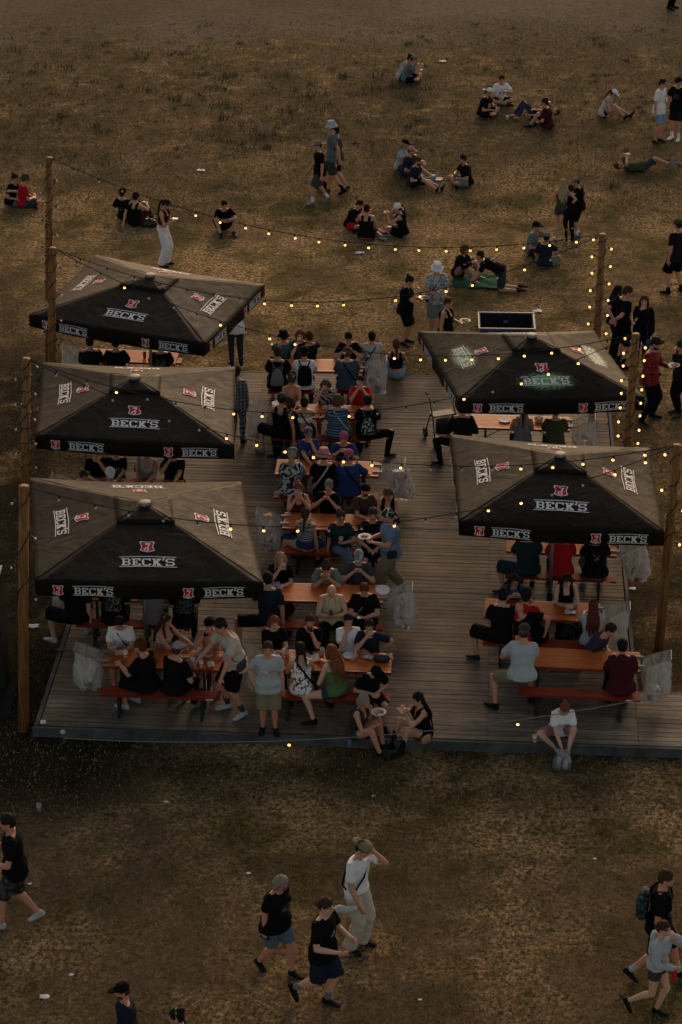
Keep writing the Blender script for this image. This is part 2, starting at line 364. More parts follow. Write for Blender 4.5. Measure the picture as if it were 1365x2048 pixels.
def logo_quads(cx, cy, wid, hgt):
    """the brewer's word in slab letters between two rules; returns quads in (a,b)"""
    word = "BECK'S"; widths = [9, 9, 9, 8.6, 3.0, 8]; tot = sum(widths) ; q = []; x = -tot / 2; sx = wid / tot; sy = hgt / 7
    for ch, wd in zip(word, widths):
        rows = GL[ch]; sc = 1.35 if ch == 'B' else 1.0
        for j, row in enumerate(rows):
            k = 0
            while k < len(row):
                if row[k] == '#':
                    e = k
                    while e < len(row) and row[e] == '#': e += 1
                    top = (3.5 - j + (1.2 if ch == "'" else 0)) * sy; bot = top - sy
                    if ch == "'": pass
                    q.append([(cx + (x + k) * sx, cy + bot), (cx + (x + e) * sx, cy + bot), (cx + (x + e) * sx, cy + top), (cx + (x + k) * sx, cy + top)]); k = e
                else: k += 1
        x += wd
    hw = wid * .54; t = hgt * .085
    for s in (1, -1):
        y0 = cy + s * hgt * .64 - (t if s < 0 else 0); pk = hgt * .12
        q.append([(cx - hw, y0), (cx, y0 + pk * (1 if s > 0 else .8)), (cx, y0 + t + pk * (1 if s > 0 else .8)), (cx - hw, y0 + t)])
        q.append([(cx, y0 + pk * (1 if s > 0 else .8)), (cx + hw, y0), (cx + hw, y0 + t), (cx, y0 + t + pk * (1 if s > 0 else .8))])
    return q
SH = [(-.42, .5), (0, .44), (.42, .5), (.5, .36), (.40, .12), (.40, -.12), (.5, -.34), (.30, -.45), (0, -.52), (-.30, -.45), (-.5, -.34), (-.40, -.12), (-.40, .12), (-.5, .36)]
def shield(cx, cy, s):
    outer = [(cx + x * s, cy + y * s) for x, y in SH]; inner = [(cx + x * s * .84, cy + y * s * .86) for x, y in SH]
    key = []
    for k in range(8):
        a0, a1 = k * math.pi / 4, (k + 1) * math.pi / 4; c0 = (cx - .06 * s, cy - .26 * s)
        key.append([(c0[0] + r * s * math.cos(a), c0[1] + r * s * .8 * math.sin(a)) for r, a in ((.10, a0), (.19, a0), (.19, a1), (.10, a1))])
    key.append([(cx - .02 * s, cy - .12 * s), (cx + .06 * s, cy - .14 * s), (cx + .24 * s, cy + .30 * s), (cx + .14 * s, cy + .30 * s)])
    key.append([(cx - .14 * s, cy + .16 * s), (cx + .06 * s, cy + .14 * s), (cx + .10 * s, cy + .28 * s), (cx - .10 * s, cy + .32 * s)])
    return outer, inner, key
def splash_mat():
    m = mat('green_spray_print', (.02, .02, .018), .6); N = m.node_tree.nodes; L = m.node_tree.links
    a = N.new('ShaderNodeAttribute'); a.attribute_name = 'fade'; tc = N.new('ShaderNodeTexCoord'); n = N.new('ShaderNodeTexNoise'); n.inputs['Scale'].default_value = 22; n.inputs['Detail'].default_value = 6
    L.new(tc.outputs['Object'], n.inputs['Vector']); mu = N.new('ShaderNodeMath'); mu.operation = 'MULTIPLY'; L.new(a.outputs['Fac'], mu.inputs[0]); L.new(n.outputs[0], mu.inputs[1])
    r = N.new('ShaderNodeMapRange'); r.inputs[1].default_value = .12; r.inputs[2].default_value = .42; L.new(mu.outputs[0], r.inputs[0])
    x = N.new('ShaderNodeMix'); x.data_type = 'RGBA'; x.inputs[6].default_value = (.016, .0145, .013, 1); x.inputs[7].default_value = (.12, .30, .09, 1); L.new(r.outputs[0], x.inputs[0]); L.new(x.outputs[2], N['Principled BSDF'].inputs['Base Color']); L.new(r.outputs[0], N['Principled BSDF'].inputs['Alpha'])
    return m
def parasol(label, corners_px, peak_px, base_z=DZ, ze=2.72, green=False):
    C4 = [at(px, py, ze) for px, py in corners_px]     # FL FR BR BL, edge corners at height ze
    cen = sum(C4, Vector()) / 4
    # peak: height found so it lands where the photo has it
    best = min((abs(proj((cen.x, cen.y, z))[1] - peak_px[1]), z) for z in np.arange(ze + .3, ze + .9, .01)); pz = best[1]
    root = thing('parasol', label, 'parasol', (cen.x, cen.y, base_z), 0, 'black square beer parasols')
    loc = lambda p: Vector((p.x - cen.x, p.y - cen.y, p.z - base_z))
    C = [loc(p) for p in C4]; apex = Vector((0, 0, pz - base_z))
    pk = at(peak_px[0], peak_px[1], pz); apex.x = max(-.25, min(.25, pk.x - cen.x))
    VH = .25
    def surf(i, u, v, off=0.0):
        A, B = C[i], C[(i + 1) % 4]; e = A.lerp(B, u); p = apex.lerp(e, v)
        s = math.sin(math.pi * u); sag = -(.03 + .02 * math.sin(cen.x * 3 + i * 2.1)) * s * math.sin(math.pi * v) * v - .05 * s * (v ** 6) - .004 * s * math.sin(u * 9 + v * 5 + cen.y) * v
        n = (A - apex).cross(B - apex).normalized()
        return p + n * (sag + off)
    can = MB(); NU = 28; NV = 22
    for i in range(4):
        g_ = [surf(i, u / NU, .02 + .98 * v / NV) for v in range(NV + 1) for u in range(NU + 1)]
        # valance rows, rippling a little
        A, B = C[i], C[(i + 1) % 4]; d = (B - A).normalized(); nrm = Vector((d.y, -d.x, 0))
        for rr in (0.02, .13, VH):
            for u in range(NU + 1):
                p = surf(i, u / NU, 1.0); k = math.sin(math.pi * u / NU)
                g_.append(p + nrm * (.012 * math.sin(u * 1.1 + i) * rr / VH * k - (.012 if rr > .1 else 0) * k) + Vector((0, 0, -rr - .02 * k * (rr / VH))))
        R_ = NV + 4
        can.add(g_, [(r * (NU + 1) + c, (r + 1) * (NU + 1) + c, (r + 1) * (NU + 1) + c + 1, r * (NU + 1) + c + 1) for r in range(R_ - 1) for c in range(NU)])
    co = can.build('canopy', M_can, root, smooth=True); so_ = co.modifiers.new('thickness', 'SOLIDIFY'); so_.thickness = .006; so_.offset = -1
    # upper vent cap
    vent = MB(); 
    for i in range(4):
        g_ = [surf(i, u / 8, .02 + .24 * v / 4, .007 + .010 * v / 4) for v in range(5) for u in range(9)]
        vent.add(g_, [(r * 9 + c, (r + 1) * 9 + c, (r + 1) * 9 + c + 1, r * 9 + c + 1) for r in range(4) for c in range(8)])
    vo = vent.build('vent_flap', M_can, co, smooth=True); s2 = vo.modifiers.new('thickness', 'SOLIDIFY'); s2.thickness = .005; s2.offset = -1
    hub = MB(); hub.loft([((apex.x, apex.y, apex.z + z), (r, 0, 0), (0, r, 0)) for z, r in ((-.02, .10), (.012, .105), (.028, .095), (.034, .05))], 16)
    hub.build('hub_cap', mat('hub_plastic', (.22, .20, .18), .6), root, smooth=True)
    # print
    for i in range(4):
        A, B = C[i], C[(i + 1) % 4]; mid = (A + B) / 2; LL = (B - A).length; SL = (mid - apex).length
        def onp(a, b, off):
            v = 1 - b / SL; return surf(i, .5 + a / (LL * max(v, .05)), v, off)
        wd = .86
        def fan(pr, P, off, mi, f):
            c = (sum(p[0] for p in P) / len(P), sum(p[1] for p in P) / len(P))
            pr.add([f(c[0], c[1], off)] + [f(a, b, off) for a, b in P], [(0, 1 + k, 1 + (k + 1) % len(P)) for k in range(len(P))], mi)
        def lettering(quads, f, off):
            pr = MB()
            for q in quads: pr.add([f(a, b, off) for a, b in q], [(0, 1, 2, 3)], 0)
            pr.build('lettering', M_print, co)
        def emblem(f, cx, cy, s):
            pr = MB(); o_, in_, key = shield(cx, cy, s); fan(pr, o_, .009, 0, f); fan(pr, in_, .012, 1, f)
            for q in key: pr.add([f(a, b, .015) for a, b in q], [tuple(range(len(q)))], 0)
            pr.build('shield_emblem', [M_print, M_red], co)
        lettering(logo_quads(0, .50, wd, .165), onp, .009); emblem(onp, 0, .86, .25)
        d = (B - A).normalized(); nrm = Vector((d.y, -d.x, 0))
        def onv(a, b, off):
            u = .5 + a / LL; s = math.sin(math.pi * u); p = surf(i, u, 1.0)
            return p + nrm * (off + .004) + Vector((0, 0, -b - .02 * s * b / VH))
        for a_sh, a_tx in ((-.40, -.245), (.17, .325)):
            lettering(logo_quads(0, 0, .62, .115), lambda a, b, off: onv(a_tx * LL + a, .13 - b, off), .008)
            emblem(lambda a, b, off: onv(a_sh * LL + a, .13 - b, off), 0, 0, .18)
        if green:
            sp = MB(); nn = 20; grid = []; fade = []
            for r in range(9):
                for c in range(nn + 1):
                    a = (c / nn - .5) * 1.5; b = .5 + (r / 8 - .5) * .62; grid.append(onp(a, b, .005))
                    fade.append(max(0, 1 - math.hypot(a / .72, (b - .5) / .31)) ** .8 * 1.3)
            sp.add(grid, [(r * (nn + 1) + c, r * (nn + 1) + c + 1, (r + 1) * (nn + 1) + c + 1, (r + 1) * (nn + 1) + c) for r in range(8) for c in range(nn)])
            spo = sp.build('spray_print', splash_mat(), co); fa = spo.data.attributes.new('fade', 'FLOAT', 'POINT'); fa.data.foreach_set('value', fade)
    # frame
    pole = MB(); pole.tube([(apex.x * 0, 0, .02), (0, 0, 1.2), (apex.x, apex.y, apex.z - .03)], [.032, .032, .026], 12)
    pole.build('pole', M_metal, root, smooth=True)
    for i in range(4):
        for frac in (0, .5):
            e = surf(i, frac, .985, -.03); rb = MB(); s_ = apex + Vector((0, 0, -.08)); rb.tube([s_, e], .012, 6)
            rb.tube([Vector((apex.x * .8, apex.y * .8, apex.z - .75)), s_.lerp(e, .5)], .01, 6); rb.build('rib', M_metal, root)
    bs = MB(); bs.box((0, 0, .03), (.62, .62, .05)); bs.loft([((0, 0, z), (.05, 0, 0), (0, .05, 0)) for z in (.055, .35)], 12); bs.build('base_plate', M_dkmetal, root)
    return root
parasol('black parasol farthest back on the left, turned askew behind the others', [(58, 630), (409, 689), (530, 568), (192, 509)], (301, 551), base_z=DZ)
parasol('black parasol in the middle of the left row, three trash bags around it', [(71, 872), (469, 893), (471, 733), (85, 724)], (270, 754))
parasol('largest black parasol, nearest the camera in the left row beside the tall timber post', [(70, 1163), (528, 1168), (483, 963), (60, 955)], (290, 1007))
parasol('black parasol with green spray behind its lettering, at the back of the right side', [(919, 802), (1290, 796), (1189, 661), (837, 661)], (1064, 671), green=True)
parasol('black parasol with plain lettering at the front of the right side', [(919, 1044), (1330, 1065), (1300, 895), (900, 868)], (1121, 910))
# ------------------------------------------------------------------ timber posts with wound cable
def wood_mat(key, c1, c2):
    m = mat(key, c1, .75); N = m.node_tree.nodes; L = m.node_tree.links; tc = [n for n in N if n.type == 'TEX_COORD'][0]
    mp = N.new('ShaderNodeMapping'); mp.inputs['Scale'].default_value = (14, 14, .9); L.new(tc.outputs['Object'], mp.inputs[0])
    n = N.new('ShaderNodeTexNoise'); n.inputs['Scale'].default_value = 2; n.inputs['Detail'].default_value = 8; n.inputs['Distortion'].default_value = 1; L.new(mp.outputs[0], n.inputs['Vector'])
    r = N.new('ShaderNodeMapRange'); r.inputs[1].default_value = .35; r.inputs[2].default_value = .66; L.new(n.outputs[0], r.inputs[0])
    x = N.new('ShaderNodeMix'); x.data_type = 'RGBA'; x.inputs[6].default_value = (*c1, 1); x.inputs[7].default_value = (*c2, 1); L.new(r.outputs[0], x.inputs[0])
    L.new(x.outputs[2], N['Principled BSDF'].inputs['Base Color'])
    b = N.new('ShaderNodeBump'); b.inputs['Distance'].default_value = .008; L.new(n.outputs[0], b.inputs['Height']); L.new(b.outputs[0], N['Principled BSDF'].inputs['Normal'])
    return m
M_post = wood_mat('post_timber', (.11, .044, .008), (.32, .14, .030))
M_lit = mat('lit_bulb_glass', (.9, .6, .3), .3, emit=(1, .42, .10), estr=1.6)
M_hot = mat('lit_filament', (1, .8, .5), .3, emit=(1, .58, .22), estr=4.5)
M_dull = mat('unlit_bulb_glass', (.55, .52, .46), .12, spec=.8)
def bulb_mesh(lit):
    b = MB(); b.loft([((0, 0, z), (r, 0, 0), (0, r, 0)) for z, r in ((.0, .006), (-.005, .016), (-.05, .016), (-.055, .014))], 8, 0)
    b.loft([((0, 0, z), (r, 0, 0), (0, r, 0)) for z, r in ((-.052, .012), (-.066, .019), (-.082, .024), (-.097, .019), (-.105, .008))], 10, 1)
    if lit: b.ball((0, 0, -.084), (.0252, .0252, .016), nu=8, nv=5, mi=2)
    return b.mesh('bulb', [M_cable, M_lit if lit else M_dull, M_hot], True)
BM = {True: bulb_mesh(True), False: bulb_mesh(False)}
def post(label, base_px, top_px, lit, wraps, r=.077, nb=8, x_off=0):
    b = at(*base_px, 0)
    hs = [(abs(proj((b.x, b.y, z))[1] - top_px[1]), z) for z in np.arange(3, 6.5, .01)]; H = min(hs)[1]
    tp = at(*top_px, H); tilt = max(-.3, min(.3, tp.x - b.x))
    o = thing('timber_post', label, 'post', b, 0, 'timber posts carrying the string lights')
    m = MB(); m.tube([(0, 0, -.3), (tilt * .5, 0, H / 2), (tilt, 0, H)], [r * 1.08, r, r * .94], 14); m.build('shaft', M_post, o, smooth=True)
    if wraps:
        c = MB(); pts = []; n = wraps * 14; z0, z1 = H * .48, H - .05
        for k in range(n + 1):
            t = k / n; z = z0 + (z1 - z0) * t; a = t * wraps * 2 * math.pi; pts.append((tilt * z / H + (r + .012) * math.cos(a), (r + .012) * math.sin(a), z + .04 * math.sin(a * 1.7)))
        c.tube(pts, .009, 5); c.build('wound_cable', M_cable, o)
        for k in range(nb):
            t = (k + .5) / nb; z = z0 + (z1 - z0) * t; a = t * nb * 2.3 + 2.2; a = (math.pi * (k % 2)) + random.uniform(-.6, .1)
            q = newobj('bulb', BM[lit if random.random() < .9 else False], o, (tilt * z / H + (r + .045) * math.cos(a), (r + .045) * math.sin(a), z + .05)); q.rotation_euler = (random.uniform(-.3, .3), 1.0 * (1 if math.cos(a) < 0 else -1), 0)
    return b + Vector((tilt, 0, H))
T1 = post('timber post farthest back at the left, dull bulbs wound round it', (97, 735), (117, 315), False, 9, nb=8)
T2 = post('timber post rising before the farthest left parasol, unlit cable around its top', (101, 890), (117, 496), False, 7, nb=8)
T3 = post('timber post at the left corner of the middle left parasol, white bulbs along it', (50, 1152), (66, 717), False, 9, nb=9)
T4 = post('thick timber post closest to the camera at the front left corner of the deck', (46, 1460), (61, 972), False, 3, r=.086, nb=4)
T5 = post('timber post wound with glowing bulbs, farthest back behind the green sprayed parasol', (1184, 855), (1206, 468), True, 7, nb=12)
T6 = post('timber post thickly wound with glowing bulbs between the two right parasols', (1240, 1093), (1272, 668), True, 9, nb=16)
T7 = post('timber post at the right corner of the front right parasol, few glowing bulbs', (1318, 1300), (1355, 890), True, 4, nb=6)
# ------------------------------------------------------------------ string lights
def string(label, A, B, mid_px, t_mid, spacing, litf, skip=0.0, cm=None):
    def P(t, s): return A.lerp(B, t) + Vector((0, 0, -4 * s * t * (1 - t)))
    best = min((abs(proj(P(t_mid, s))[1] - mid_px), s) for s in np.arange(0, 1.8, .01)); s = best[1]
    L = (B - A).length; o = thing('string_light', label, 'string light', A, 0, 'cables of light bulbs strung between the posts')
    c = MB(); c.tube([P(t / 48, s) - A for t in range(49)], .008, 5); c.build('cable', cm or M_cable, o)
    n = int(L / spacing)
    for k in range(1, n):
        t = k / n
        if t < skip: continue
        q = newobj('bulb', BM[random.random() < litf(t)], o, P(t, s) - A); q.rotation_euler = (random.uniform(-.2, .2), random.uniform(-.25, .25), 0)
    return o
string('string of bulbs highest up, crossing the lawn between the two farthest posts', T1, T5, 477, .5, .52, lambda t: .1 if t < .25 else .9)
string('string of bulbs from the second left post rising to the farthest right post', T2, T5, 604, .5, .50, lambda t: .15 if t < .3 else .8)
string('string of bulbs from the second left post sagging over the white shirt backpack wearer', T2, T6, 694, .5, .50, lambda t: .25 if t < .4 else .75)
string('string of bulbs from the third left post crossing the striped turquoise shirt', T3, T6, 827, .47, .50, lambda t: .15 if t < .3 else .65)
string('string of bulbs from the third left post sagging over the pink bucket hat table', T3, T7, 905, .45, .50, lambda t: .15 if t < .3 else .75)
string('string of bulbs from the nearest left post across the blue skirt table', T4, T7, 1052, .46, .52, lambda t: .2 if t < .3 else .55)
fa = at(128, 1476, .30)
string('string of bulbs low along the front edge of the deck', fa, at(1500, 1352, 1.55), 1484, .17, 2.9, lambda t: 1.0, cm=mat('pale_cable', (.22, .21, .19), .6))
st = thing('stake', 'short bent stake holding the cable at the front left deck corner', 'stake', at(128, 1486, 0))
m = MB(); m.tube([(0, 0, 0), (.01, 0, .1), (0, 0, .2)], .012, 8, round_=True); m.build('rod', M_metal, st); m = MB(); m.ball((0, 0, .21), (.05, .05, .035)); m.build('cap', mat('stake_cap', (.5, .42, .28), .4), st, smooth=True)
# ------------------------------------------------------------------ beer tables and benches
def lacquer(key, c, c2):
    m = wood_mat(key, c, c2); m.node_tree.nodes['Principled BSDF'].inputs['Roughness'].default_value = .5; m.node_tree.nodes['Principled BSDF'].inputs['Specular IOR Level'].default_value = .08
    mp = [n for n in m.node_tree.nodes if n.type == 'MAPPING'][0]; mp.inputs['Scale'].default_value = (1.0, 9, 9)
    b = [n for n in m.node_tree.nodes if n.type == 'BUMP'][0]; b.inputs['Distance'].default_value = .0015; return m
M_top = lacquer('orange_lacquered_boards', (.36, .075, .013), (.50, .135, .028)); M_edge = mat('red_lacquer_edge', (.20, .018, .012), .4)
M_bench = lacquer('red_lacquered_bench', (.26, .035, .016), (.34, .055, .022))
TZ, SZ = .77, .46
def table_root(depth=.62, L=1.97):
    r = thing('beer_table', '', 'table', group='orange beer tables on the deck')
    t = MB(); t.box((0, 0, TZ - .012), (L, depth - .03, .026), mi=0)
    for s in (1, -1): t.box((0, s * (depth / 2 - .0075), TZ - .022), (L, .017, .048), mi=1); t.box((s * (L / 2 - .009), 0, TZ - .023), (.02, depth - .034, .046), mi=1)
    t.build('tabletop', [M_top, M_edge], r)
    for s in (1, -1):
        f = MB(); x = s * (L / 2 - .30)
        for q in (1, -1): f.box((x, q * (depth / 2 - .07), TZ / 2 - .03), (.045, .035, TZ - .06))
        f.box((x, 0, .03), (.04, depth - .06, .03)); f.box((x, 0, .45), (.012, depth - .19, .03)); f.build('leg_frame', M_dkmetal, r)
        b = MB(); b.tube([(x, 0, .42), (s * .15, 0, TZ - .05)], .011, 6); b.build('brace', M_metal, r)
    return r
def bench_root(L=1.97, depth=.25):
    r = thing('beer_bench', '', 'bench', group='red beer benches beside the tables')
    t = MB(); t.box((0, 0, SZ - .014), (L, depth - .02, .028), mi=0)
    for s in (1, -1): t.box((0, s * (depth / 2 - .006), SZ - .022), (L, .012, .044), mi=1)
    t.build('seat', [M_bench, M_edge], r)
    st_ = MB(); st_.box((L / 2 - .16, -depth / 2 - .0015, SZ - .022), (.12, .003, .025)); st_.build('sticker', M_white, r)
    for s in (1, -1):
        f = MB(); x = s * (L / 2 - .3)
        for q in (1, -1): f.box((x, q * .08, SZ / 2 - .02), (.04, .03, SZ - .04))
        f.box((x, 0, .02), (.04, .24, .03)); f.box((x, 0, .25), (.01, .13, .06)); f.build('leg_frame', M_dkmetal, r)
    return r
tp_, bp_ = table_root(), bench_root(); used = [False, False]
TABLES = {}
def table_set(key, lp, rp, lab, near=True, far=True, L=1.97):
    a, b = at(*lp, DZ + TZ), at(*rp, DZ + TZ); c = (a + b) / 2; ang = math.atan2(b.y - a.y, b.x - a.x)
    r = tp_ if not used[0] else copy_tree(tp_); used[0] = True
    r.location = (c.x, c.y, DZ + .001); r.rotation_euler = (0, 0, ang); r['label'] = 'orange beer table ' + lab
    TABLES[key] = (Vector((c.x, c.y, 0)), ang)
    for s, flag, nm in ((-1, near, 'near'), (1, far, 'far')):
        if flag:
            q = bp_ if not used[1] else copy_tree(bp_); used[1] = True
            q.location = Vector((c.x, c.y, DZ + .001)) + Matrix.Rotation(ang, 3, 'Z') @ Vector((0, s * .56, 0)); q.rotation_euler = (0, 0, ang)
            q['label'] = 'red bench, ' + nm + ' side of the table ' + lab
table_set('M1', (532, 730), (733, 731), 'at the lawn edge with the backpack wearer')
table_set('M2', (543, 820), (752, 825), 'where the red shirt man drinks')
table_set('M3', (547, 933), (764, 938), 'with two pink bandana wearers')
table_set('M4', (564, 1040), (786, 1048), 'of the woman in blue skirt')
table_set('M5', (541, 1183), (767, 1188), 'half empty, with the burger eater')
table_set('M6', (548, 1318), (781, 1326), 'with the big white plate')
table_set('LB', (212, 1313), (447, 1322), 'full of cups, front left')
table_set('L3', (160, 1180), (393, 1188), 'under the largest left parasol')
table_set('L2', (150, 968), (370, 975), 'between the two nearer left parasols')
table_set('TL', (165, 708), (361, 716), 'under the farthest left parasol')
table_set('R1', (932, 841), (1150, 848), 'under the green sprayed parasol')
table_set('R2', (1012, 1086), (1236, 1096), 'under the front right parasol')
table_set('R3', (968, 1215), (1203, 1226), 'of the woman in black tank top, right')
table_set('R4', (1044, 1312), (1278, 1324), 'nearly empty at the front right')
# ------------------------------------------------------------------ trash bags on wire holders
def film_mat():
    m = bpy.data.materials.new('clear_plastic_film'); m.use_nodes = True; N = m.node_tree.nodes; L = m.node_tree.links; p = N['Principled BSDF']
    p.inputs['Base Color'].default_value = (.66, .63, .57, 1); p.inputs['Roughness'].default_value = .24; p.inputs['Specular IOR Level'].default_value = .8
    tc = N.new('ShaderNodeTexCoord'); n = N.new('ShaderNodeTexNoise'); n.inputs['Scale'].default_value = 4.5; n.inputs['Detail'].default_value = 3; n.inputs['Distortion'].default_value = 1
    mp = N.new('ShaderNodeMapping'); mp.inputs['Scale'].default_value = (2, 2, .6); L.new(tc.outputs['Object'], mp.inputs[0]); L.new(mp.outputs[0], n.inputs['Vector'])
    r = N.new('ShaderNodeMapRange'); r.inputs[1].default_value = .35; r.inputs[2].default_value = .7; r.inputs[3].default_value = .28; r.inputs[4].default_value = .85; L.new(n.outputs[0], r.inputs[0]); L.new(r.outputs[0], p.inputs['Alpha'])
    b = N.new('ShaderNodeBump'); b.inputs['Distance'].default_value = .03; L.new(n.outputs[0], b.inputs['Height']); L.new(b.outputs[0], p.inputs['Normal'])
    return m
M_film = film_mat()
def trash_bag(key, side, label, fill=.6, blow=0.0, dz=0.0):
    c, ang = TABLES[key]; R3 = Matrix.Rotation(ang, 3, 'Z')
    o = thing('trash_bag', label, 'trash bag', Vector((c.x, c.y, DZ)) + R3 @ Vector((side * .985, 0, TZ)), ang + (math.pi if side < 0 else 0), 'clear trash bags hung on wire holders at the table ends')
    h = MB(); w2 = .19
    for s in (1, -1): h = MB(); h.box((-.03, s * .15, .012), (.17, .055, .03)); h.box((-.02, s * .15, -.035), (.11, .05, .032)); h.box((.035, s * .15, -.0115), (.03, .05, .02)); h.build('clamp', mat('grey_clamp', (.15, .17, .18), .6), o)
    loop = [(.05, -w2, -.02), (.05, w2, -.02), (.50, w2 * .8, .17), (.50, -w2 * .8, .17)]
    f = MB(); f.tube(loop + [loop[0]], .008, 6); f.build('wire_holder', M_metal, o)
    bag = MB(); NR = 14; n = 36; rr = random.Random(sum(map(ord, key)) + side)
    ph = rr.uniform(0, 6)
    def rect(t, ax, by, px=.5):
        cc, ss = math.cos(t), math.sin(t); return (ax * math.copysign(abs(cc) ** px, cc), by * math.copysign(abs(ss) ** px, ss))
    rings = []
    for j in range(NR):
        q = j / (NR - 1); depth_ = .62 * q; cx = .275 + blow * q * .55 - .06 * q * (1 - fill)
        tl = (1 - q) ** 1.5
        ax = .225 * (1 - .15 * q) * (1.08 if .3 < q < .85 else 1); by = .185 * (1 + .15 * math.sin(math.pi * q))
        if q > .85: ax *= .72; by *= .6
        ring = []
        for k in range(n):
            t = 2 * math.pi * k / n; x, y = rect(t, ax, by, .6); wr = 1 + .13 * math.sin(5 * t + ph + q * 5) * (.25 + q) * (j > 0) + .06 * math.sin(9 * t + ph * 2 + q * 9) * (j > 0)
            x *= wr; y *= wr
            zt = -.02 + (.275 + x - .05) / .45 * .19
            ring.append((cx + x, y, zt * tl - depth_ + (.012 if j == 0 else 0)))
        rings += ring
    fs = [(j * n + k, j * n + (k + 1) % n, (j + 1) * n + (k + 1) % n, (j + 1) * n + k) for j in range(NR - 1) for k in range(n)]
    fs.append(tuple((NR - 1) * n + k for k in range(n)))
    bag.add(rings, fs); bo = bag.build('bag', M_film, o, smooth=True)
    lt = MB()
    for k in range(int(20 * fill)):
        q = rr.uniform(0, 1); z = -.60 + .42 * fill * q; r_ = .13
        p = Vector((.275 + blow * .5 * (-z / .62) + rr.uniform(-r_, r_), rr.uniform(-r_, r_), z)); E_ = Matrix.Rotation(rr.uniform(0, 6), 3, 'Z') @ Matrix.Rotation(rr.uniform(-1.1, 1.1), 3, 'X')
        mi = rr.choice([0, 0, 0, 1, 2, 3])
        if rr.random() < .5:
            rad = rr.uniform(.07, .115); lt.loft([(p + E_ @ Vector((0, 0, zz)), E_ @ Vector((r2, 0, 0)), E_ @ Vector((0, r2, 0))) for zz, r2 in ((0, rad * .7), (.012, rad))], 12, mi)
        else: lt.tube([p, p + E_ @ Vector((0, 0, .11))], [.028, .038], 8, mi)
    lt.build('litter', [mat('paper_plate', (.75, .72, .66), .7), mat('brown_card', (.22, .12, .06), .8), mat('dark_scraps', (.05, .04, .035), .7), mat('red_scraps', (.35, .05, .04), .6)], o, smooth=True)
trash_bag('M1', 1, 'clear trash bag at the backmost middle table, next to the crop top wearer', .6)
trash_bag('M2', -1, 'clear trash bag left of the table with the turquoise striped shirt, swinging out', .7, .1)
trash_bag('M3', 1, 'overfull pale trash bag blown outward beside the pink bandana table', .95, .45)
trash_bag('M4', -1, 'clear trash bag with a pizza box on top behind the largest parasol', .9, -.05)
trash_bag('M5', 1, 'clear trash bag with a round white plate on top by the man in cargo trousers', .9, .2)
trash_bag('LB', -1, 'clear trash bag at the front left table, paper plates inside, well clear of people', .6, .1)
trash_bag('M6', -1, 'clear trash bag half hidden behind the leaning beige shirt man', .4)
trash_bag('R1', 1, 'pale trash bag under the green sprayed parasol next to a bulb wound post', .6, .15)
trash_bag('R2', 1, 'pale trash bag bulging out below the front right parasol', .8, .3)
trash_bag('R3', 1, 'nearly empty trash bag behind the purple shirt sitter', .2)
trash_bag('R4', 1, 'pale trash bag at the front right table beside the maroon hoodie', .35, .1)
trash_bag('TL', -1, 'trash bag hanging behind the second left post under the farthest parasol', .5)
trash_bag('L2', -1, 'trash bag full of plates glimpsed between the two nearer left parasols', .9)
trash_bag('L3', -1, 'pale trash bag poking out left from under the largest parasol', .3)
# ------------------------------------------------------------------ people
tmpmesh = bpy.data.meshes.new('tmp'); tmpo = bpy.data.objects.new('tmp', tmpmesh); scn.collection.objects.link(tmpo)
rmod = tmpo.modifiers.new('r', 'REMESH'); rmod.mode = 'VOXEL'; smod = tmpo.modifiers.new('s', 'SMOOTH')
def fuse(mb, name, mats, voxel, smooth=3, fac=.5):
    """one closed, continuous surface out of overlapping lofts"""
    me = bpy.data.meshes.new('t'); me.from_pydata([tuple(map(float, q)) for q in mb.v], [], mb.f); me.update()
    tmpo.data = me; rmod.voxel_size = voxel; smod.iterations = smooth; smod.factor = fac; smod.show_viewport = smooth > 0
    dg = bpy.context.evaluated_depsgraph_get(); dg.update()
    r = bpy.data.meshes.new_from_object(tmpo.evaluated_get(dg)); tmpo.data = tmpmesh; bpy.data.meshes.remove(me)
    r.name = name; r.materials.clear()
    for m in mats: r.materials.append(m)
    r.polygons.foreach_set('use_smooth', np.ones(len(r.polygons), bool)); return r
def face_centres(me):
    n = len(me.vertices); co = np.empty(n * 3); me.vertices.foreach_get('co', co); co = co.reshape(-1, 3)
    c = np.empty(len(me.polygons) * 3); me.polygons.foreach_get('center', c); return co, c.reshape(-1, 3)
def V(s, f, u): return np.array((s, -f, u), float)
def rot(ax, a):
    return np.array(Matrix.Rotation(a, 3, ax))
COL = dict(black=(.0055, .0055, .006), offblack=(.012, .012, .013), white=(.80, .80, .78), cream=(.50, .46, .38), grey=(.17, .18, .18), lgrey=(.40, .43, .43),
  dgrey=(.05, .052, .055), navy=(.015, .020, .036), blue=(.04, .075, .17), royal=(.026, .042, .13), sky=(.13, .21, .32), teal=(.04, .11, .115), dteal=(.016, .034, .035), slate=(.045, .075, .095),
  bluegrey=(.12, .145, .15), red=(.42, .014, .018), maroon=(.06, .010, .014), green=(.09, .17, .06), khaki=(.22, .18, .11), beige=(.52, .47, .37), olive=(.06, .065, .03), brown=(.07, .04, .028),
  pink=(.52, .22, .23), magenta=(.36, .09, .17), denim=(.11, .15, .20), ddenim=(.035, .048, .07), ldenim=(.24, .35, .45), purple=(.035, .03, .06), sage=(.14, .20, .17), yellow=(.52, .47, .24), tan=(.42, .24, .13),
  lpink=(.38, .28, .33), dkbrown=(.035, .022, .015), orange=(.45, .12, .03), rose=(.33, .16, .16))
HAIR = dict(black=(.008, .007, .007), dark=(.018, .011, .008), brown=(.05, .026, .014), lbrown=(.11, .062, .03), red=(.20, .055, .02), auburn=(.11, .025, .012), blond=(.38, .27, .14), ash=(.28, .23, .17), grey=(.16, .15, .14), white=(.4, .38, .34))
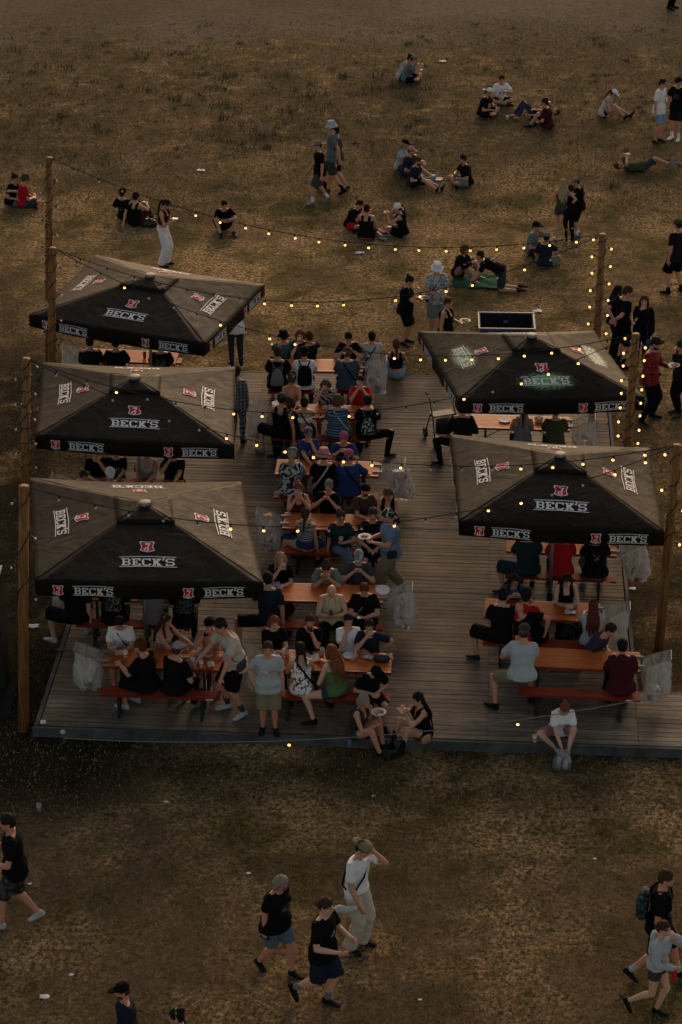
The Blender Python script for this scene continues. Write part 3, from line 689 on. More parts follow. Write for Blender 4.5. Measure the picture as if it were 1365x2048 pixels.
SKIN = dict(n=(.54, .275, .165), p=(.64, .36, .245), t=(.38, .19, .105), r=(.58, .26, .16))
def cloth(c):
    if isinstance(c, tuple): return pattern_mat('cloth_%s_%s_%s' % (c[2], c[0], c[1]), COL[c[0]], COL[c[1]], c[2], c[3] if len(c) > 3 else 1)
    return mat('cloth_' + c, COL[c], .92, bump=.02, bscale=9, spec=.1)
def ik(a, t, l1, l2, pole):
    d = t - a; D = np.linalg.norm(d); dn = d / (D + 1e-9); D = min(max(D, abs(l1 - l2) + .05), (l1 + l2) * .995)
    x = (l1 * l1 - l2 * l2 + D * D) / (2 * D); h = math.sqrt(max(0, l1 * l1 - x * x))
    p = pole - dn * pole.dot(dn); p = p / (np.linalg.norm(p) + 1e-9)
    return a + dn * x + p * h, a + dn * D
ARMS = {  # frame, (out, fwd, up), pole(out, fwd, up), palm hint(out, fwd, up)
 'down': ('T', (.06, .03, -.53), (.3, -1, 0), (-1, 0, 0)), 'swingf': ('T', (.05, .22, -.47), (.2, -1, -.2), (-1, 0, 0)), 'swingb': ('T', (.08, -.18, -.48), (.2, -1, 0), (-1, 0, 0)),
 'bent': ('T', (0, .30, -.27), (.5, -.6, -.6), (-1, 0, .3)), 'hold': ('T', (-.08, .33, -.22), (.5, -.5, -.7), (0, .2, 1)), 'phone': ('T', (-.13, .28, -.17), (.6, -.3, -.8), (-.2, -.3, 1)),
 'mouth': ('H', (.055, .17, -.10), (.7, .3, -1), (-.5, -1, 0)), 'chin': ('H', (.045, .13, -.14), (.5, .4, -1), (-.3, -1, .3)), 'clasp': ('H', (.075, .17, -.20), (.8, .4, -.8), (-1, 0, 0)),
 'brow': ('H', (.07, .13, .01), (.6, .4, -1), (-.3, -1, 0)), 'table': ('P', (.11, .46, 'T'), (.45, -.3, -1), (-.3, 0, -1)), 'tablec': ('P', (.04, .44, 'T'), (.6, -.2, -.9), (-1, 0, -.3)), 'tablew': ('P', (.26, .40, 'T'), (.7, -.4, -.6), (0, 0, -1)),
 'eat': ('H', (.04, .26, -.14), (.8, .1, -.9), (-1, -.2, 0)), 'lap': ('P', (.07, .26, 'L'), (.8, -.6, 0), (0, 0, -1)), 'plap': ('P', (.04, .30, 'M'), (.9, -.5, -.3), (0, -.3, 1)),
 'behind': ('T', (-.16, -.19, -.34), (.8, -.6, 0), (0, -1, 0)), 'prop': ('P', (.22, -.40, .05), (.3, -1, .2), (0, 0, -1)), 'knee': ('P', (.10, .42, .47), (.8, -.2, -.5), (0, 0, -1)), 'kneeh': ('P', (.03, .50, .42), (.9, .1, -.3), (-1, 0, 0)),
 'hip': ('T', (.02, .05, -.38), (1, -.5, 0), (-1, 0, 0)), 'hug': ('T', (-.42, .16, -.04), (.3, .6, -.6), (-.3, -.3, -1)), 'ground': ('P', (.16, .78, .04), (.4, -.4, 0), (0, 0, -1)), 'up': ('T', (-.06, .24, .28), (.5, .6, -.3), (-1, 0, 0)),
 'reach': ('T', (.05, .47, -.22), (.5, -.3, -.7), (-.4, 0, -1)), 'gplate': ('P', (.02, .36, .34), (.9, -.3, -.4), (0, 0, 1)), 'elbowout': ('T', (.02, -.05, -.36), (1, -.5, .2), (-1, 0, 0)), 'shoe': ('P', (.05, .52, .02), (.8, .2, -.2), (-1, 0, 0)),
 'lietop': ('T', (-.05, .30, .02), (.6, 0, -.6), (-1, 0, 0)), 'pocket': ('T', (.05, .04, -.44), (.8, -.8, 0), (-1, 0, 0)),
}
def legs(name, k):
    seat = (SZ + .095) / k
    P = {
     'stand': (.93, [(.10, .02, .085), (-.10, -.02, .085)], [(0, 1, 0)] * 2, [(.2, 1, 0), (-.2, 1, 0)]),
     'standw': (.91, [(.16, .03, .085), (-.16, -.03, .085)], [(0, 1, 0)] * 2, [(.35, 1, 0), (-.35, 1, 0)]),
     'walk': (.915, [(.08, .22, .085), (-.08, -.24, .12)], [(0, 1, 0)] * 2, [(.05, 1, .1), (-.05, .85, -.45)]),
     'walk2': (.915, [(.08, -.24, .12), (-.08, .22, .085)], [(0, 1, 0)] * 2, [(.05, .85, -.45), (-.05, 1, .1)]),
     'stride': (.90, [(.08, .29, .085), (-.08, -.31, .15)], [(0, 1, 0)] * 2, [(.05, 1, .15), (-.05, .8, -.6)]),
     'kick': (.915, [(.06, .02, .085), (-.10, -.36, .22)], [(0, 1, 0)] * 2, [(.05, 1, 0), (-.1, .6, -.8)]),
     'bench': (seat, [(.13, .38, .085), (-.13, .36, .085)], [(.1, 1, 1), (-.1, 1, 1)], [(.15, 1, 0), (-.15, 1, 0)]),
     'benchf': (seat, [(.10, .52, .085), (-.10, .44, .085)], [(.1, 1, 1), (-.1, 1, 1)], [(.15, 1, .1), (-.15, 1, .1)]),
     'bencht': (seat, [(.12, .12, .085), (-.12, .20, .085)], [(.1, 1, 1), (-.1, 1, 1)], [(.15, 1, -.2), (-.15, 1, 0)]),
     'benchw': (seat, [(.30, .34, .085), (-.30, .34, .085)], [(.6, 1, 1), (-.6, 1, 1)], [(.5, 1, 0), (-.5, 1, 0)]),
     'straddle': (seat, [(.46, .10, .085), (-.42, .16, .085)], [(1, .6, .6), (-1, .6, .6)], [(.5, 1, 0), (-.5, 1, 0)]),
     'leftleg': (seat, [(.38, .08, .085), (-.13, .34, .085)], [(.7, .7, .9), (-.1, 1, 1)], [(.9, .6, 0), (-.15, 1, 0)]),
     'rightleg': (seat, [(.13, .34, .085), (-.38, .08, .085)], [(.1, 1, 1), (-.7, .7, .9)], [(.15, 1, 0), (-.9, .5, 0)]),
     'crossk': (seat, [(.10, .40, .085), (.14, .58, .30)], [(.1, 1, 1), (-.1, 1, 1.4)], [(.15, 1, 0), (.3, 1, -.3)]),
     'cross': (.11, [(-.12, .30, .065), (.14, .36, .065)], [(1, .5, .35), (-1, .5, .35)], [(-1, .4, 0), (1, .3, 0)]),
     'kneesup': (.11, [(.17, .50, .085), (-.17, .52, .085)], [(.4, .2, 1), (-.4, .2, 1)], [(.25, 1, 0), (-.25, 1, 0)]),
     'oneup': (.11, [(.12, .50, .085), (-.08, .40, .06)], [(.1, .2, 1), (-1, .5, .2)], [(.1, 1, 0), (1, .4, 0)]),
     'extend': (.11, [(.08, .82, .075), (-.10, .76, .075)], [(0, 0, 1)] * 2, [(.25, .35, 1), (-.25, .35, 1)]),
     'extbent': (.11, [(.08, .76, .075), (-.12, .62, .08)], [(0, 0, 1)] * 2, [(.25, .45, 1), (-.1, .7, .7)]),
     'side': (.11, [(.44, .30, .06), (.40, .05, .06)], [(-.2, 1, .2), (-.6, 1, .1)], [(.8, .2, 0), (.8, -.3, 0)]),
     'sidel': (.11, [(-.40, .05, .06), (-.44, .30, .06)], [(.6, 1, .1), (.2, 1, .2)], [(-.8, -.3, 0), (-.8, .2, 0)]),
     'allfours': (.50, [(.11, -.43, .06), (-.11, -.45, .06)], [(0, .6, -1)] * 2, [(0, -1, -.2), (0, -1, -.2)]),
     'edge': (.11, [(.13, .44, -.085), (-.13, .50, -.085)], [(.2, .6, 1), (-.2, .6, 1)], [(.2, 1, 0), (-.2, 1, 0)]),
     'edgew': (.11, [(.06, .42, -.085), (-.10, .30, -.085)], [(.25, .4, 1), (-1, .4, .8)], [(.1, 1, 0), (.5, 1, 0)]),
     'lieflat': (.12, [(.10, .82, .08), (-.10, .80, .08)], [(0, 0, 1)] * 2, [(.3, .4, 1), (-.3, .4, 1)]),
     'lieknees': (.12, [(.12, .44, .085), (-.10, .52, .085)], [(0, .2, 1)] * 2, [(.1, 1, 0), (-.1, 1, 0)]),
     'liecross': (.12, [(.08, .76, .08), (.02, .70, .20)], [(0, .2, 1), (-.1, 0, 1)], [(.3, .4, 1), (.2, .5, 1)]),
     'leanover': (.90, [(.14, -.04, .085), (-.16, .05, .085)], [(0, 1, 0)] * 2, [(.2, 1, 0), (-.2, 1, 0)]),
    }[name]
    return P
def fk(d, k, lean):
    hp, ank, pol, toe = legs(d['pose'], k); hp = d.get('hp', hp)
    tw = R(d.get('twist', 0)); sd_ = R(d.get('side', 0)); L = R(lean); chest_l = L; pel_l = L * (.45 if hp < .7 else .25)
    if 'lie' in d['pose']: pel_l = L * .97
    if d['pose'] == 'allfours': pel_l = L * .85
    Rp = rot('X', pel_l) if True else None; Rc = rot('Z', tw) @ rot('Y', sd_) @ rot('X', chest_l)
    p0 = V(0, 0, hp); path = []; 
    us = [-.09, -.04, .03, .14, .25, .36, .43, .475, .515]
    def frame(u):
        q = min(max(u / .32, 0), 1); return rot('Z', tw * q) @ rot('Y', sd_ * (.3 + .7 * q)) @ rot('X', pel_l + (chest_l - pel_l) * q)
    pts = {}; 
    def pos(u):
        if u <= 0: return p0 + frame(u)[:, 2] * u
        n = 6; p = p0.copy()
        for i in range(n): p = p + frame(u * (i + .5) / n)[:, 2] * (u / n)
        return p
    rings = [(u, pos(u), frame(u)) for u in us]
    nb = rings[-1][1]; hl = chest_l * (.35 if 'lie' not in d['pose'] else .9) + R(d.get('hp_', d.get('nod', 5))); hy = tw * .6 + R(d.get('look', 0))
    Rh = rot('Z', hy) @ rot('Y', R(d.get('tilt', 0)) + sd_ * .3) @ rot('X', hl)
    ndir = Rc[:, 2] * .5 + Rh[:, 2] * .5; ndir /= np.linalg.norm(ndir)
    hc = nb + ndir * .060 + Rh[:, 2] * .072 + (-Rh[:, 1]) * .018
    return dict(p0=p0, rings=rings, frame=frame, pos=pos, Rc=Rc, Rh=Rh, hc=hc, nb=nb, Rp=Rp, hp=hp, ank=ank, pol=pol, toe=toe, lean=lean)
def Fl(Rm, s, f, u): return Rm @ np.array((s, -f, u))
PEOPLE = []
def person(label, hx, hy, face, pose='stand', arms=('down', 'down'), top=('tee', 'black'), bot=('shorts', 'black'), hair=('short', 'dark'), hat=None, shoes='black', socks=None,
           skin='n', fat=1.0, k=1.0, lean=3, z=0.0, bench=None, fy=None, group=None, print_=None, beard=False, glasses=False, name='person', **d):
    d['pose'] = pose; rz = R(face)
    Rw = np.array(Matrix.Rotation(rz, 3, 'Z'))
    def locate(F, k_):
        h = Rw @ F['hc'] * k_
        P = at(hx, hy, z + h[2]); return np.array((P.x - h[0], P.y - h[1], z))
    if bench:
        z = DZ; c, ang = TABLES[bench[0]]; sd_ = -1 if bench[1] == 'n' else 1
        ex = np.array((math.cos(ang), math.sin(ang), 0)); ey = np.array((-math.sin(ang), math.cos(ang), 0)); c = np.array(c)
        best = None
        for off in (.56, .52, .60, .48, .65):
            for ln in range(-8, 62, 3):
                for k_ in ((k, k * 1.07) if off != .56 else (k, k * .95, k * 1.04, k * 1.08)):
                    F = fk(d, k_, ln); h = Rw @ F['hc'] * k_; xx = 0.0
                    for _ in range(3):
                        q = c + ex * xx + ey * sd_ * off + h + np.array((0, 0, z)); pr = proj(q); xx += (hx - pr[0]) / 115
                    e = abs(pr[1] - hy) + abs(ln - 12) * .25 + abs(off - .56) * 60 + abs(k_ - k) * 60
                    if best is None or e < best[0]: best = (e, off, ln, k_, xx, pr[1] - hy)
        e, off, lean, k, xx, res = best; F = fk(d, k, lean)
        if abs(res) > 6: print('BENCH', label[:40], 'residual %.0f lean %d' % (res, lean))
        base = c + ex * xx + ey * sd_ * off; base[2] = z
    else:
        if fy is not None:
            bk = None
            for k_ in np.arange(.86, 1.16, .01):
                F = fk(d, k_, lean); b_ = locate(F, k_); e = abs(proj(b_)[1] - fy)
                if bk is None or e < bk[0]: bk = (e, k_)
            k = bk[1]
            if bk[0] > 5: print('STAND', label[:40], 'foot err %.0f k %.2f' % bk)
        F = fk(d, k, lean); base = locate(F, k)
    seatz = F['hp']
    female = d.get('fem', hair[0] in ('long', 'pony', 'bun', 'bob', 'braids', 'curly')); sw = .158 if female else .172; fem = female
    # ---- joints
    Rc, Rh, Rp, hc = F['Rc'], F['Rh'], F['Rp'], F['hc']; cf = F['pos'](.435)
    arm = []
    for sg, nm in ((1, arms[0]), (-1, arms[1])):
        fr_, tg, pl_, ph = ARMS[nm] if isinstance(nm, str) else nm
        sh = cf + Fl(Rc, sg * sw, -.005, 0)
        g = [sg * tg[0], tg[1], tg[2]]
        if fr_ == 'T': t = sh + Fl(Rc, *g)
        elif fr_ == 'H': t = hc + Fl(Rh, *g)
        else:
            if g[2] == 'T': g[2] = (TZ + .045) / k if z > 0 else .5
            if g[2] == 'L': g[2] = F['hp'] + .13
            if g[2] == 'M': g[2] = F['hp'] + .24
            t = V(*g)
        po = V(sg * pl_[0], pl_[1], pl_[2]); el, wr = ik(sh, t, .285, .25, po)
        dn = (wr - el); dn /= np.linalg.norm(dn); n = V(sg * ph[0], ph[1], ph[2]); n = n - dn * n.dot(dn); n /= np.linalg.norm(n) + 1e-9
        th = np.cross(dn, n) * sg
        arm.append((sh, el, wr, dn, n, th))
    leg = []
    for i, sg in enumerate((1, -1)):
        hj = F['p0'] + Fl(Rp if 'lie' not in pose else np.eye(3), sg * .088, 0, -.02)
        an, pl_, td = F['ank'][i], F['pol'][i], F['toe'][i]
        kn, ak = ik(hj, V(*an), .435, .42, V(*pl_)); td = V(*td); td /= np.linalg.norm(td); leg.append((hj, kn, ak, td))
    f_ = fat
    near = hy > 1080; vx = .0092 if near else .0115
    # ---- skin body
    b = MB(); tr = {-.09: (.10, .085), -.04: (.152, .112), .03: (.158, .118), .14: (.132, .10), .25: (.142, .108), .36: (.160, .112), .43: (.150, .092), .475: (.095, .066), .515: (.054, .054)}
    covered = .93 if top[0] != 'none' else 1.0
    def torso(mb, lo, hi, mul=1.0, add=0.0, hem=0.0, ext=None, low=0.0):
        rg = []
        for u, c, Fm in F['rings']:
            if u < lo - 1e-6 or u > hi + 1e-6: continue
            rx, ry = tr[u]; ff = f_ if u < .4 else 1 + (f_ - 1) * .3
            if fem and u == .14: rx *= .92
            if fem and u == -.04: rx *= 1.05
            cc = c + Fl(Fm, 0, (f_ - 1) * .10 if .0 < u < .3 else 0, 0)
            if low and u < .1: rx += low; ry += low
            if u == .36 and fem: ry *= 1.12; cc = cc + Fl(Fm, 0, .012, 0)
            rg.append((cc, Fm[:, 0] * (rx * mul * ff + add), -Fm[:, 1] * (ry * mul * ff + add)))
        if ext is not None:
            c, a_, b_ = rg[0]; Fm = F['frame'](0); rg = [(F['p0'] + Fm[:, 2] * ext, a_ * (1 + hem), b_ * (1 + hem))] + rg
        mb.loft(rg, 18)
    torso(b, -.09, .515, covered)
    b.tube([F['nb'] - Rc[:, 2] * .04, F['nb'] + Rc[:, 2] * .01, hc + Fl(Rh, 0, -.018, -.05)], [.062, .056, .052], 12)
    for sg, (sh, el, wr, dn, n, th) in zip((1, -1), arm):
        af = 1 + (f_ - 1) * .8 if not fem else .9 + (f_ - 1)
        b.tube([cf + Fl(Rc, sg * .045, -.01, .042), sh + Fl(Rc, -sg * .012, 0, .012), sh * .6 + el * .4, el], [.05, .056 * af, .047 * af, .038 * af], 12, round_=True)
        b.tube([el, el * .7 + wr * .3, wr * .85 + el * .15, wr], [.038 * af, .040 * af, .029, .026], 12, round_=True)
        curl = d.get('curl', .9)
        b.loft([(wr - dn * .01, th * .027, n * .02), (wr + dn * .03, th * .034, n * .018), (wr + dn * .07, th * .041, n * .016), (wr + dn * .092, th * .039, n * .014)], 12)
        for q in range(4):
            o = wr + dn * (.082 - .004 * abs(q - 1.2)) + th * (.032 - .0215 * q); ln = (.066, .074, .069, .054)[q]; a = 0; pts = [o]; spread = th * (.10 - .07 * q)
            for m_, fr2 in enumerate((.42, .33, .27)):
                a += curl * (.30, .62, .5)[m_]; v_ = dn * math.cos(a) + n * math.sin(a) + spread; v_ /= np.linalg.norm(v_); o = o + v_ * ln * fr2 * 1.1; pts.append(o)
            b.tube(pts, [.0102, .0098, .0092, .0084], 8, round_=True)
        o = wr + dn * .028 + th * .030; v_ = dn * .55 + th * .75 + n * .35; v_ /= np.linalg.norm(v_); v2 = dn * .85 + th * .2 + n * .6; v2 /= np.linalg.norm(v2)
        b.tube([o, o + v_ * .032, o + v_ * .032 + v2 * .034], [.014, .0118, .0098], 8, round_=True)
    for hj, kn, ak, td in leg:
        lf = 1 + (f_ - 1) * .7
        b.tube([hj, hj * .65 + kn * .35, hj * .3 + kn * .7, kn], [.082 * lf, .080 * lf, .062 * lf, .050 * lf], 14, round_=True)
        cd = ak - kn; bk = -np.cross(np.cross(cd, V(0, 1, .2)), cd); bk = bk / (np.linalg.norm(bk) + 1e-9); back = -td
        b.tube([kn, kn * .72 + ak * .28 + back * .012, kn * .4 + ak * .6 + back * .008, ak], [.050 * lf, .055 * lf, .042 * lf, .033], 12, round_=True)
        shin = (ak - kn) / np.linalg.norm(ak - kn); dn_ = shin - td * shin.dot(td); dn_ /= np.linalg.norm(dn_) + 1e-9
        sd2 = np.cross(td, dn_)
        b.loft([(ak - td * .045 + dn_ * .045, sd2 * .024, dn_ * .02), (ak + dn_ * .042, sd2 * .032, dn_ * .030), (ak + td * .07 + dn_ * .05, sd2 * .038, dn_ * .022), (ak + td * .14 + dn_ * .058, sd2 * .04, dn_ * .014)], 10)
    hx_ = [Rh[:, 0], -Rh[:, 1], Rh[:, 2]]
    def hp_(s, f, u): return hc + Fl(Rh, s, f, u)
    b.ball(hp_(0, -.004, .022), (.074, .093, .092), hx_, 16, 12); b.ball(hp_(0, .022, -.035), (.060, .066, .070), hx_, 14, 10); b.ball(hp_(0, .058, -.085), (.028, .026, .024), hx_, 10, 8)
    b.ball(hp_(0, .074, .030), (.045, .018, .014), hx_, 10, 6); b.ball(hp_(0, .092, -.012), (.0125, .020, .015), hx_, 8, 6); b.ball(hp_(0, .084, .006), (.010, .014, .024), hx_, 8, 6)
    for s in (1, -1): b.ball(hp_(s * .074, -.008, -.006), (.010, .020, .030), hx_, 8, 6); b.ball(hp_(s * .036, .060, -.022), (.026, .022, .024), hx_, 8, 6)
    b.ball(hp_(0, .082, -.052), (.022, .012, .010), hx_, 8, 6)
    b.v = [tuple(np.array(q) * k) for q in b.v]
    sk = SKIN[skin]; hairc = HAIR[hair[1]]
    mats = [mat('skin_' + skin, sk, .55, bump=.002, bscale=40), mat('eye', (.06, .04, .03), .3), mat('lips', (sk[0] * .8, sk[1] * .45, sk[2] * .5), .5), mat('hair_' + hair[1], hairc, .7, bump=.012, bscale=45, spec=.2)]
    me = fuse(b, 'body', mats, vx, 2, .45)
    co, fc = face_centres(me); hl_ = (fc / k - hc) @ Rh; S_, F__, U_ = hl_[:, 0], -hl_[:, 1], hl_[:, 2]
    mi = np.zeros(len(fc), np.int32); fr_ok = (F__ > .055)
    mi[fr_ok & (np.hypot((np.abs(S_) - .032) / .0125, (U_ - .008) / .0068) < 1)] = 1
    mi[fr_ok & (np.abs(U_ - .028) < .0048) & (np.abs(np.abs(S_) - .033) < .018)] = 3
    mi[fr_ok & (np.hypot(S_ / .026, (U_ + .052) / .009) < 1)] = 2
    if beard: mi[(F__ > .012) & (U_ < -.040) & (U_ > -.115) & (np.abs(S_) < .062) & (np.hypot(S_ / .024, (U_ + .052) / .010) > 1) & (np.hypot(np.hypot(S_, 0), 0) < .08)] = 3
    me.polygons.foreach_set('material_index', mi)
    root = thing(name, label, 'person', Vector(base), rz, group, me); parts = {}
    def part(nm, mb, ms, vox=.014, sm=3, fac=.5):
        mb.v = [tuple(np.array(q) * k) for q in mb.v]; m_ = fuse(mb, nm, ms if isinstance(ms, list) else [ms], vox, sm, fac)
        if nm in ('shirt', 'hoodie', 'shorts', 'trousers', 'skirt'):
            co, _ = face_centres(m_); nr = np.empty(len(co) * 3); m_.vertices.foreach_get('normal', nr); nr = nr.reshape(-1, 3); sd0 = len(PEOPLE) * 1.7
            w1 = np.sin(co[:, 0] * 31 + 3 * np.sin(co[:, 2] * 9 + sd0) + sd0); w2 = np.sin(co[:, 2] * 38 + co[:, 0] * 14 + 2.2 * np.sin(co[:, 1] * 13 + sd0)); w3 = np.sin(co[:, 1] * 47 - co[:, 2] * 22 + sd0)
            am = .0055 if nm != 'hoodie' else .008
            co = co + nr * ((np.maximum(w1, -.2) * .6 + np.maximum(w2, -.2) * .7 + w3 * .25) * am)[:, None]; m_.vertices.foreach_set('co', co.ravel())
        o = newobj(nm, m_, root); return o
    # ---- trousers
    seated = F['hp'] < .7
    if bot[0] != 'none':
        p = MB(); kind = bot[0]
        if kind in ('skirt', 'dress'):
            (h1, k1, a1, _), (h2, k2, a2, _) = leg; km = (k1 + k2) / 2; hm = (h1 + h2) / 2; ln = bot[2] if len(bot) > 2 else .85
            dv = (km - hm); wdt = np.linalg.norm(k1 - k2) / 2; up = np.cross(dv / np.linalg.norm(dv), V(1, 0, 0)); up /= np.linalg.norm(up)
            Fm = F['frame'](.05); rg = [(F['pos'](.12), Fm[:, 0] * .14 * f_, -Fm[:, 1] * .108 * f_), (F['pos'](.02), Fm[:, 0] * .175 * f_, -Fm[:, 1] * .135 * f_)]
            q0 = F['pos'](-.05) + (dv * .08); rg.append((q0, V(.19 * f_, 0, 0), up * .13 * f_))
            rg.append((hm + dv * ln * .6, V(max(.175, wdt + .11), 0, 0), up * .13)); rg.append((hm + dv * ln, V(max(.185, wdt + .10), 0, 0), up * .13))
            if ln > 1.05: am = (a1 + a2) / 2; rg[-1] = (km, rg[-1][1], up * .14); rg.append((km + (am - km) * (ln - 1), V(max(.2, wdt + .1), 0, 0), up * .15))
            p.loft(rg, 20)
        else:
            torso(p, -.09, .03, 1.0, .016, 0, None)
            Fm = F['frame'](.05); p.loft([(F['pos'](u), Fm[:, 0] * (.16 * f_ + .012), -Fm[:, 1] * (.118 * f_ + .012)) for u in (.0, .07)], 18)
            for hj, kn, ak, td in leg:
                lf = 1 + (f_ - 1) * .7; e = hj + (hj - kn) * .04
                def L_(t): return hj + (kn - hj) * t
                if kind == 'hot': p.tube([e, L_(.15), L_(.36)], [.088 * lf, .094 * lf, .098 * lf], 14)
                elif kind == 'shorts': p.tube([e, L_(.3), L_(.60), L_(.86)], [.088 * lf, .096 * lf, .092 * lf, .088 * lf], 14)
                elif kind == 'loose': p.tube([e, L_(.3), L_(.6), L_(.97)], [.088 * lf, .104 * lf, .106 * lf, .108 * lf], 14)
                elif kind == 'long': p.tube([e, L_(.35), L_(.75), kn, kn * .5 + ak * .5, ak - (ak - kn) * .02], [.088 * lf, .090 * lf, .078 * lf, .074 * lf, .062, .050], 14)
                elif kind == 'wide': p.tube([e, L_(.35), L_(.75), kn, kn * .5 + ak * .5, ak + (ak - kn) * .06], [.088 * lf, .10 * lf, .098 * lf, .092, .092, .098], 14)
                elif kind == 'cargo': p.tube([e, L_(.35), L_(.75), kn, kn * .6 + ak * .4, kn * .15 + ak * .85], [.09 * lf, .112 * lf, .112 * lf, .104, .098, .088], 14)
        part({'skirt': 'skirt', 'dress': 'skirt', 'hot': 'shorts', 'shorts': 'shorts', 'loose': 'shorts'}.get(bot[0], 'trousers'), p, cloth(bot[1]), .013, 4)
    # ---- shirt
    if top[0] != 'none':
        t = MB(); kind = top[0]; hem = -.035 if seated else -.13
        if d.get('tuck'): hem = 0
        if kind in ('tee', 'long', 'hoodie'): torso(t, -.04 if hem < -.03 else .03, .475, 1.02, .02 if kind != 'hoodie' else .032, .06, hem, 0 if d.get('tuck') else .024)
        elif kind == 'tank': torso(t, -.04 if hem < -.03 else .03, .36, 1.0, .014, .04, hem, 0 if d.get('tuck') else .022)
        elif kind == 'crop': torso(t, .14, .36, 1.0, .013)
        elif kind == 'bandeau': torso(t, .25, .36, 1.0, .012)
        if kind in ('tank', 'crop', 'bandeau'):
            if kind != 'bandeau' or d.get('strapped'):
                Fm = F['frame'](.43); c3 = F['pos'](.36); c4 = F['pos'](.46)
                for s in (1, -1):
                    w_ = .020 if kind == 'bandeau' else .034
                    t.tube([c3 + Fl(Fm, s * .09, .118, -.01), c4 + Fl(Fm, s * .085, .07, .0), c4 + Fl(Fm, s * .085, -.0, .035), c4 + Fl(Fm, s * .085, -.075, -.01), c3 + Fl(Fm, s * .09, -.118, 0)], w_, 8)
        if kind in ('tee', 'long', 'hoodie'):
            for sg, (sh, el, wr, dn, n, th) in zip((1, -1), arm):
                s0 = sh + Fl(Rc, -sg * .02, 0, .010); x_ = .012 if kind == 'hoodie' else 0
                if kind == 'tee': t.tube([cf + Fl(Rc, sg * .06, 0, .018), s0, sh * .65 + el * .35, sh * .30 + el * .70], [.062, .068 * (1 + (f_ - 1) * .5), .064 * (1 + (f_ - 1) * .7), .066 * (1 + (f_ - 1) * .8)], 14)
                else: t.tube([cf + Fl(Rc, sg * .06, 0, .018), s0, sh * .5 + el * .5, el, el * .5 + wr * .5, wr - dn * .01], [.062, .068 + x_, .060 + x_, .054 + x_, .046 + x_, .038 + x_ * .6], 14)
        if kind == 'hoodie':
            t.ball(F['pos'](.47) + Fl(Rc, 0, -.10, .0), (.10, .055, .075), [Rc[:, 0], -Rc[:, 1], Rc[:, 2]])
        cm = cloth(top[1]); ms = [cm]
        if print_: ms.append(cloth(('black' if isinstance(top[1], tuple) else top[1], print_[1], 'print')) if print_[0] in ('front', 'back') else cm)
        so_ = part('shirt' if kind != 'hoodie' else 'hoodie', t, ms, .0125, 3)
        if print_:
            co, fc = face_centres(so_.data); cc = F['pos'](.28); l_ = (fc / k - cc) @ Rc; sgn = 1 if print_[0] == 'front' else -1
            sz = print_[2] if len(print_) > 2 else .10
            so_.data.polygons.foreach_set('material_index', ((np.abs(l_[:, 0]) < sz) & (np.abs(l_[:, 2]) < sz * 1.1) & (-l_[:, 1] * sgn > .04)).astype(np.int32))
    # ---- shoes and socks
    if shoes != 'none':
        for hj, kn, ak, td in leg:
            shin = (ak - kn) / np.linalg.norm(ak - kn); dn_ = shin - td * shin.dot(td); dn_ /= np.linalg.norm(dn_) + 1e-9; s2 = np.cross(td, dn_)
            s = MB(); bt = d.get('boots', 0)
            s.loft([(ak - td * .065 + dn_ * .04, s2 * .026, dn_ * .036), (ak - td * .045 + dn_ * .035, s2 * .038, dn_ * .048), (ak + td * .03 + dn_ * .036, s2 * .044, dn_ * .047), (ak + td * .09 + dn_ * .050, s2 * .049, dn_ * .034), (ak + td * .15 + dn_ * .058, s2 * .047, dn_ * .026), (ak + td * .195 + dn_ * .060, s2 * .028, dn_ * .018)], 14)
            s.tube([ak - shin * (.02 + bt), ak + shin * .03], [.046, .046], 12)
            sh_o = part('shoe', s, [mat('shoe_' + shoes, COL[shoes], .75, bump=.006, bscale=30, spec=.2), mat('shoe_sole', (.36, .35, .33), .7)], .011, 2)
            if not bt and (len(PEOPLE) % 3): co, fc = face_centres(sh_o.data); sh_o.data.polygons.foreach_set('material_index', (((fc / k - ak) @ dn_) > .064).astype(np.int32))
            if socks:
                s = MB(); s.tube([ak - shin * .15, ak - shin * .02, ak + shin * .02], [.045, .041, .042], 12); part('sock', s, cloth(socks), .011, 1)
    # ---- hair
    hs, hcn = hair; hm = mats[3]; h = MB()
    if hs != 'bald' and hs != 'shaved':
        h.ball(hp_(0, -.011, .040), (.083, .095, .092), hx_, 16, 12)
        if hs != 'short' or True: h.ball(hp_(0, -.045, .0), (.074, .062, .075), hx_, 14, 10)
        if hs == 'bowl': h.ball(hp_(0, .02, .058), (.078, .070, .052), hx_, 14, 10)
        if hs == 'tuft': h.ball(hp_(0, .03, .098), (.055, .055, .030), hx_)
        if hs in ('curly', 'bob'):
            for s in (1, -1): h.tube([hp_(s * .06, -.01, .06), hp_(s * .086, -.005, 0), hp_(s * .08, -.01, -.08)], [.035, .036, .03], 10, round_=True)
            h.ball(hp_(0, -.07, -.03), (.085, .05, .085), hx_)
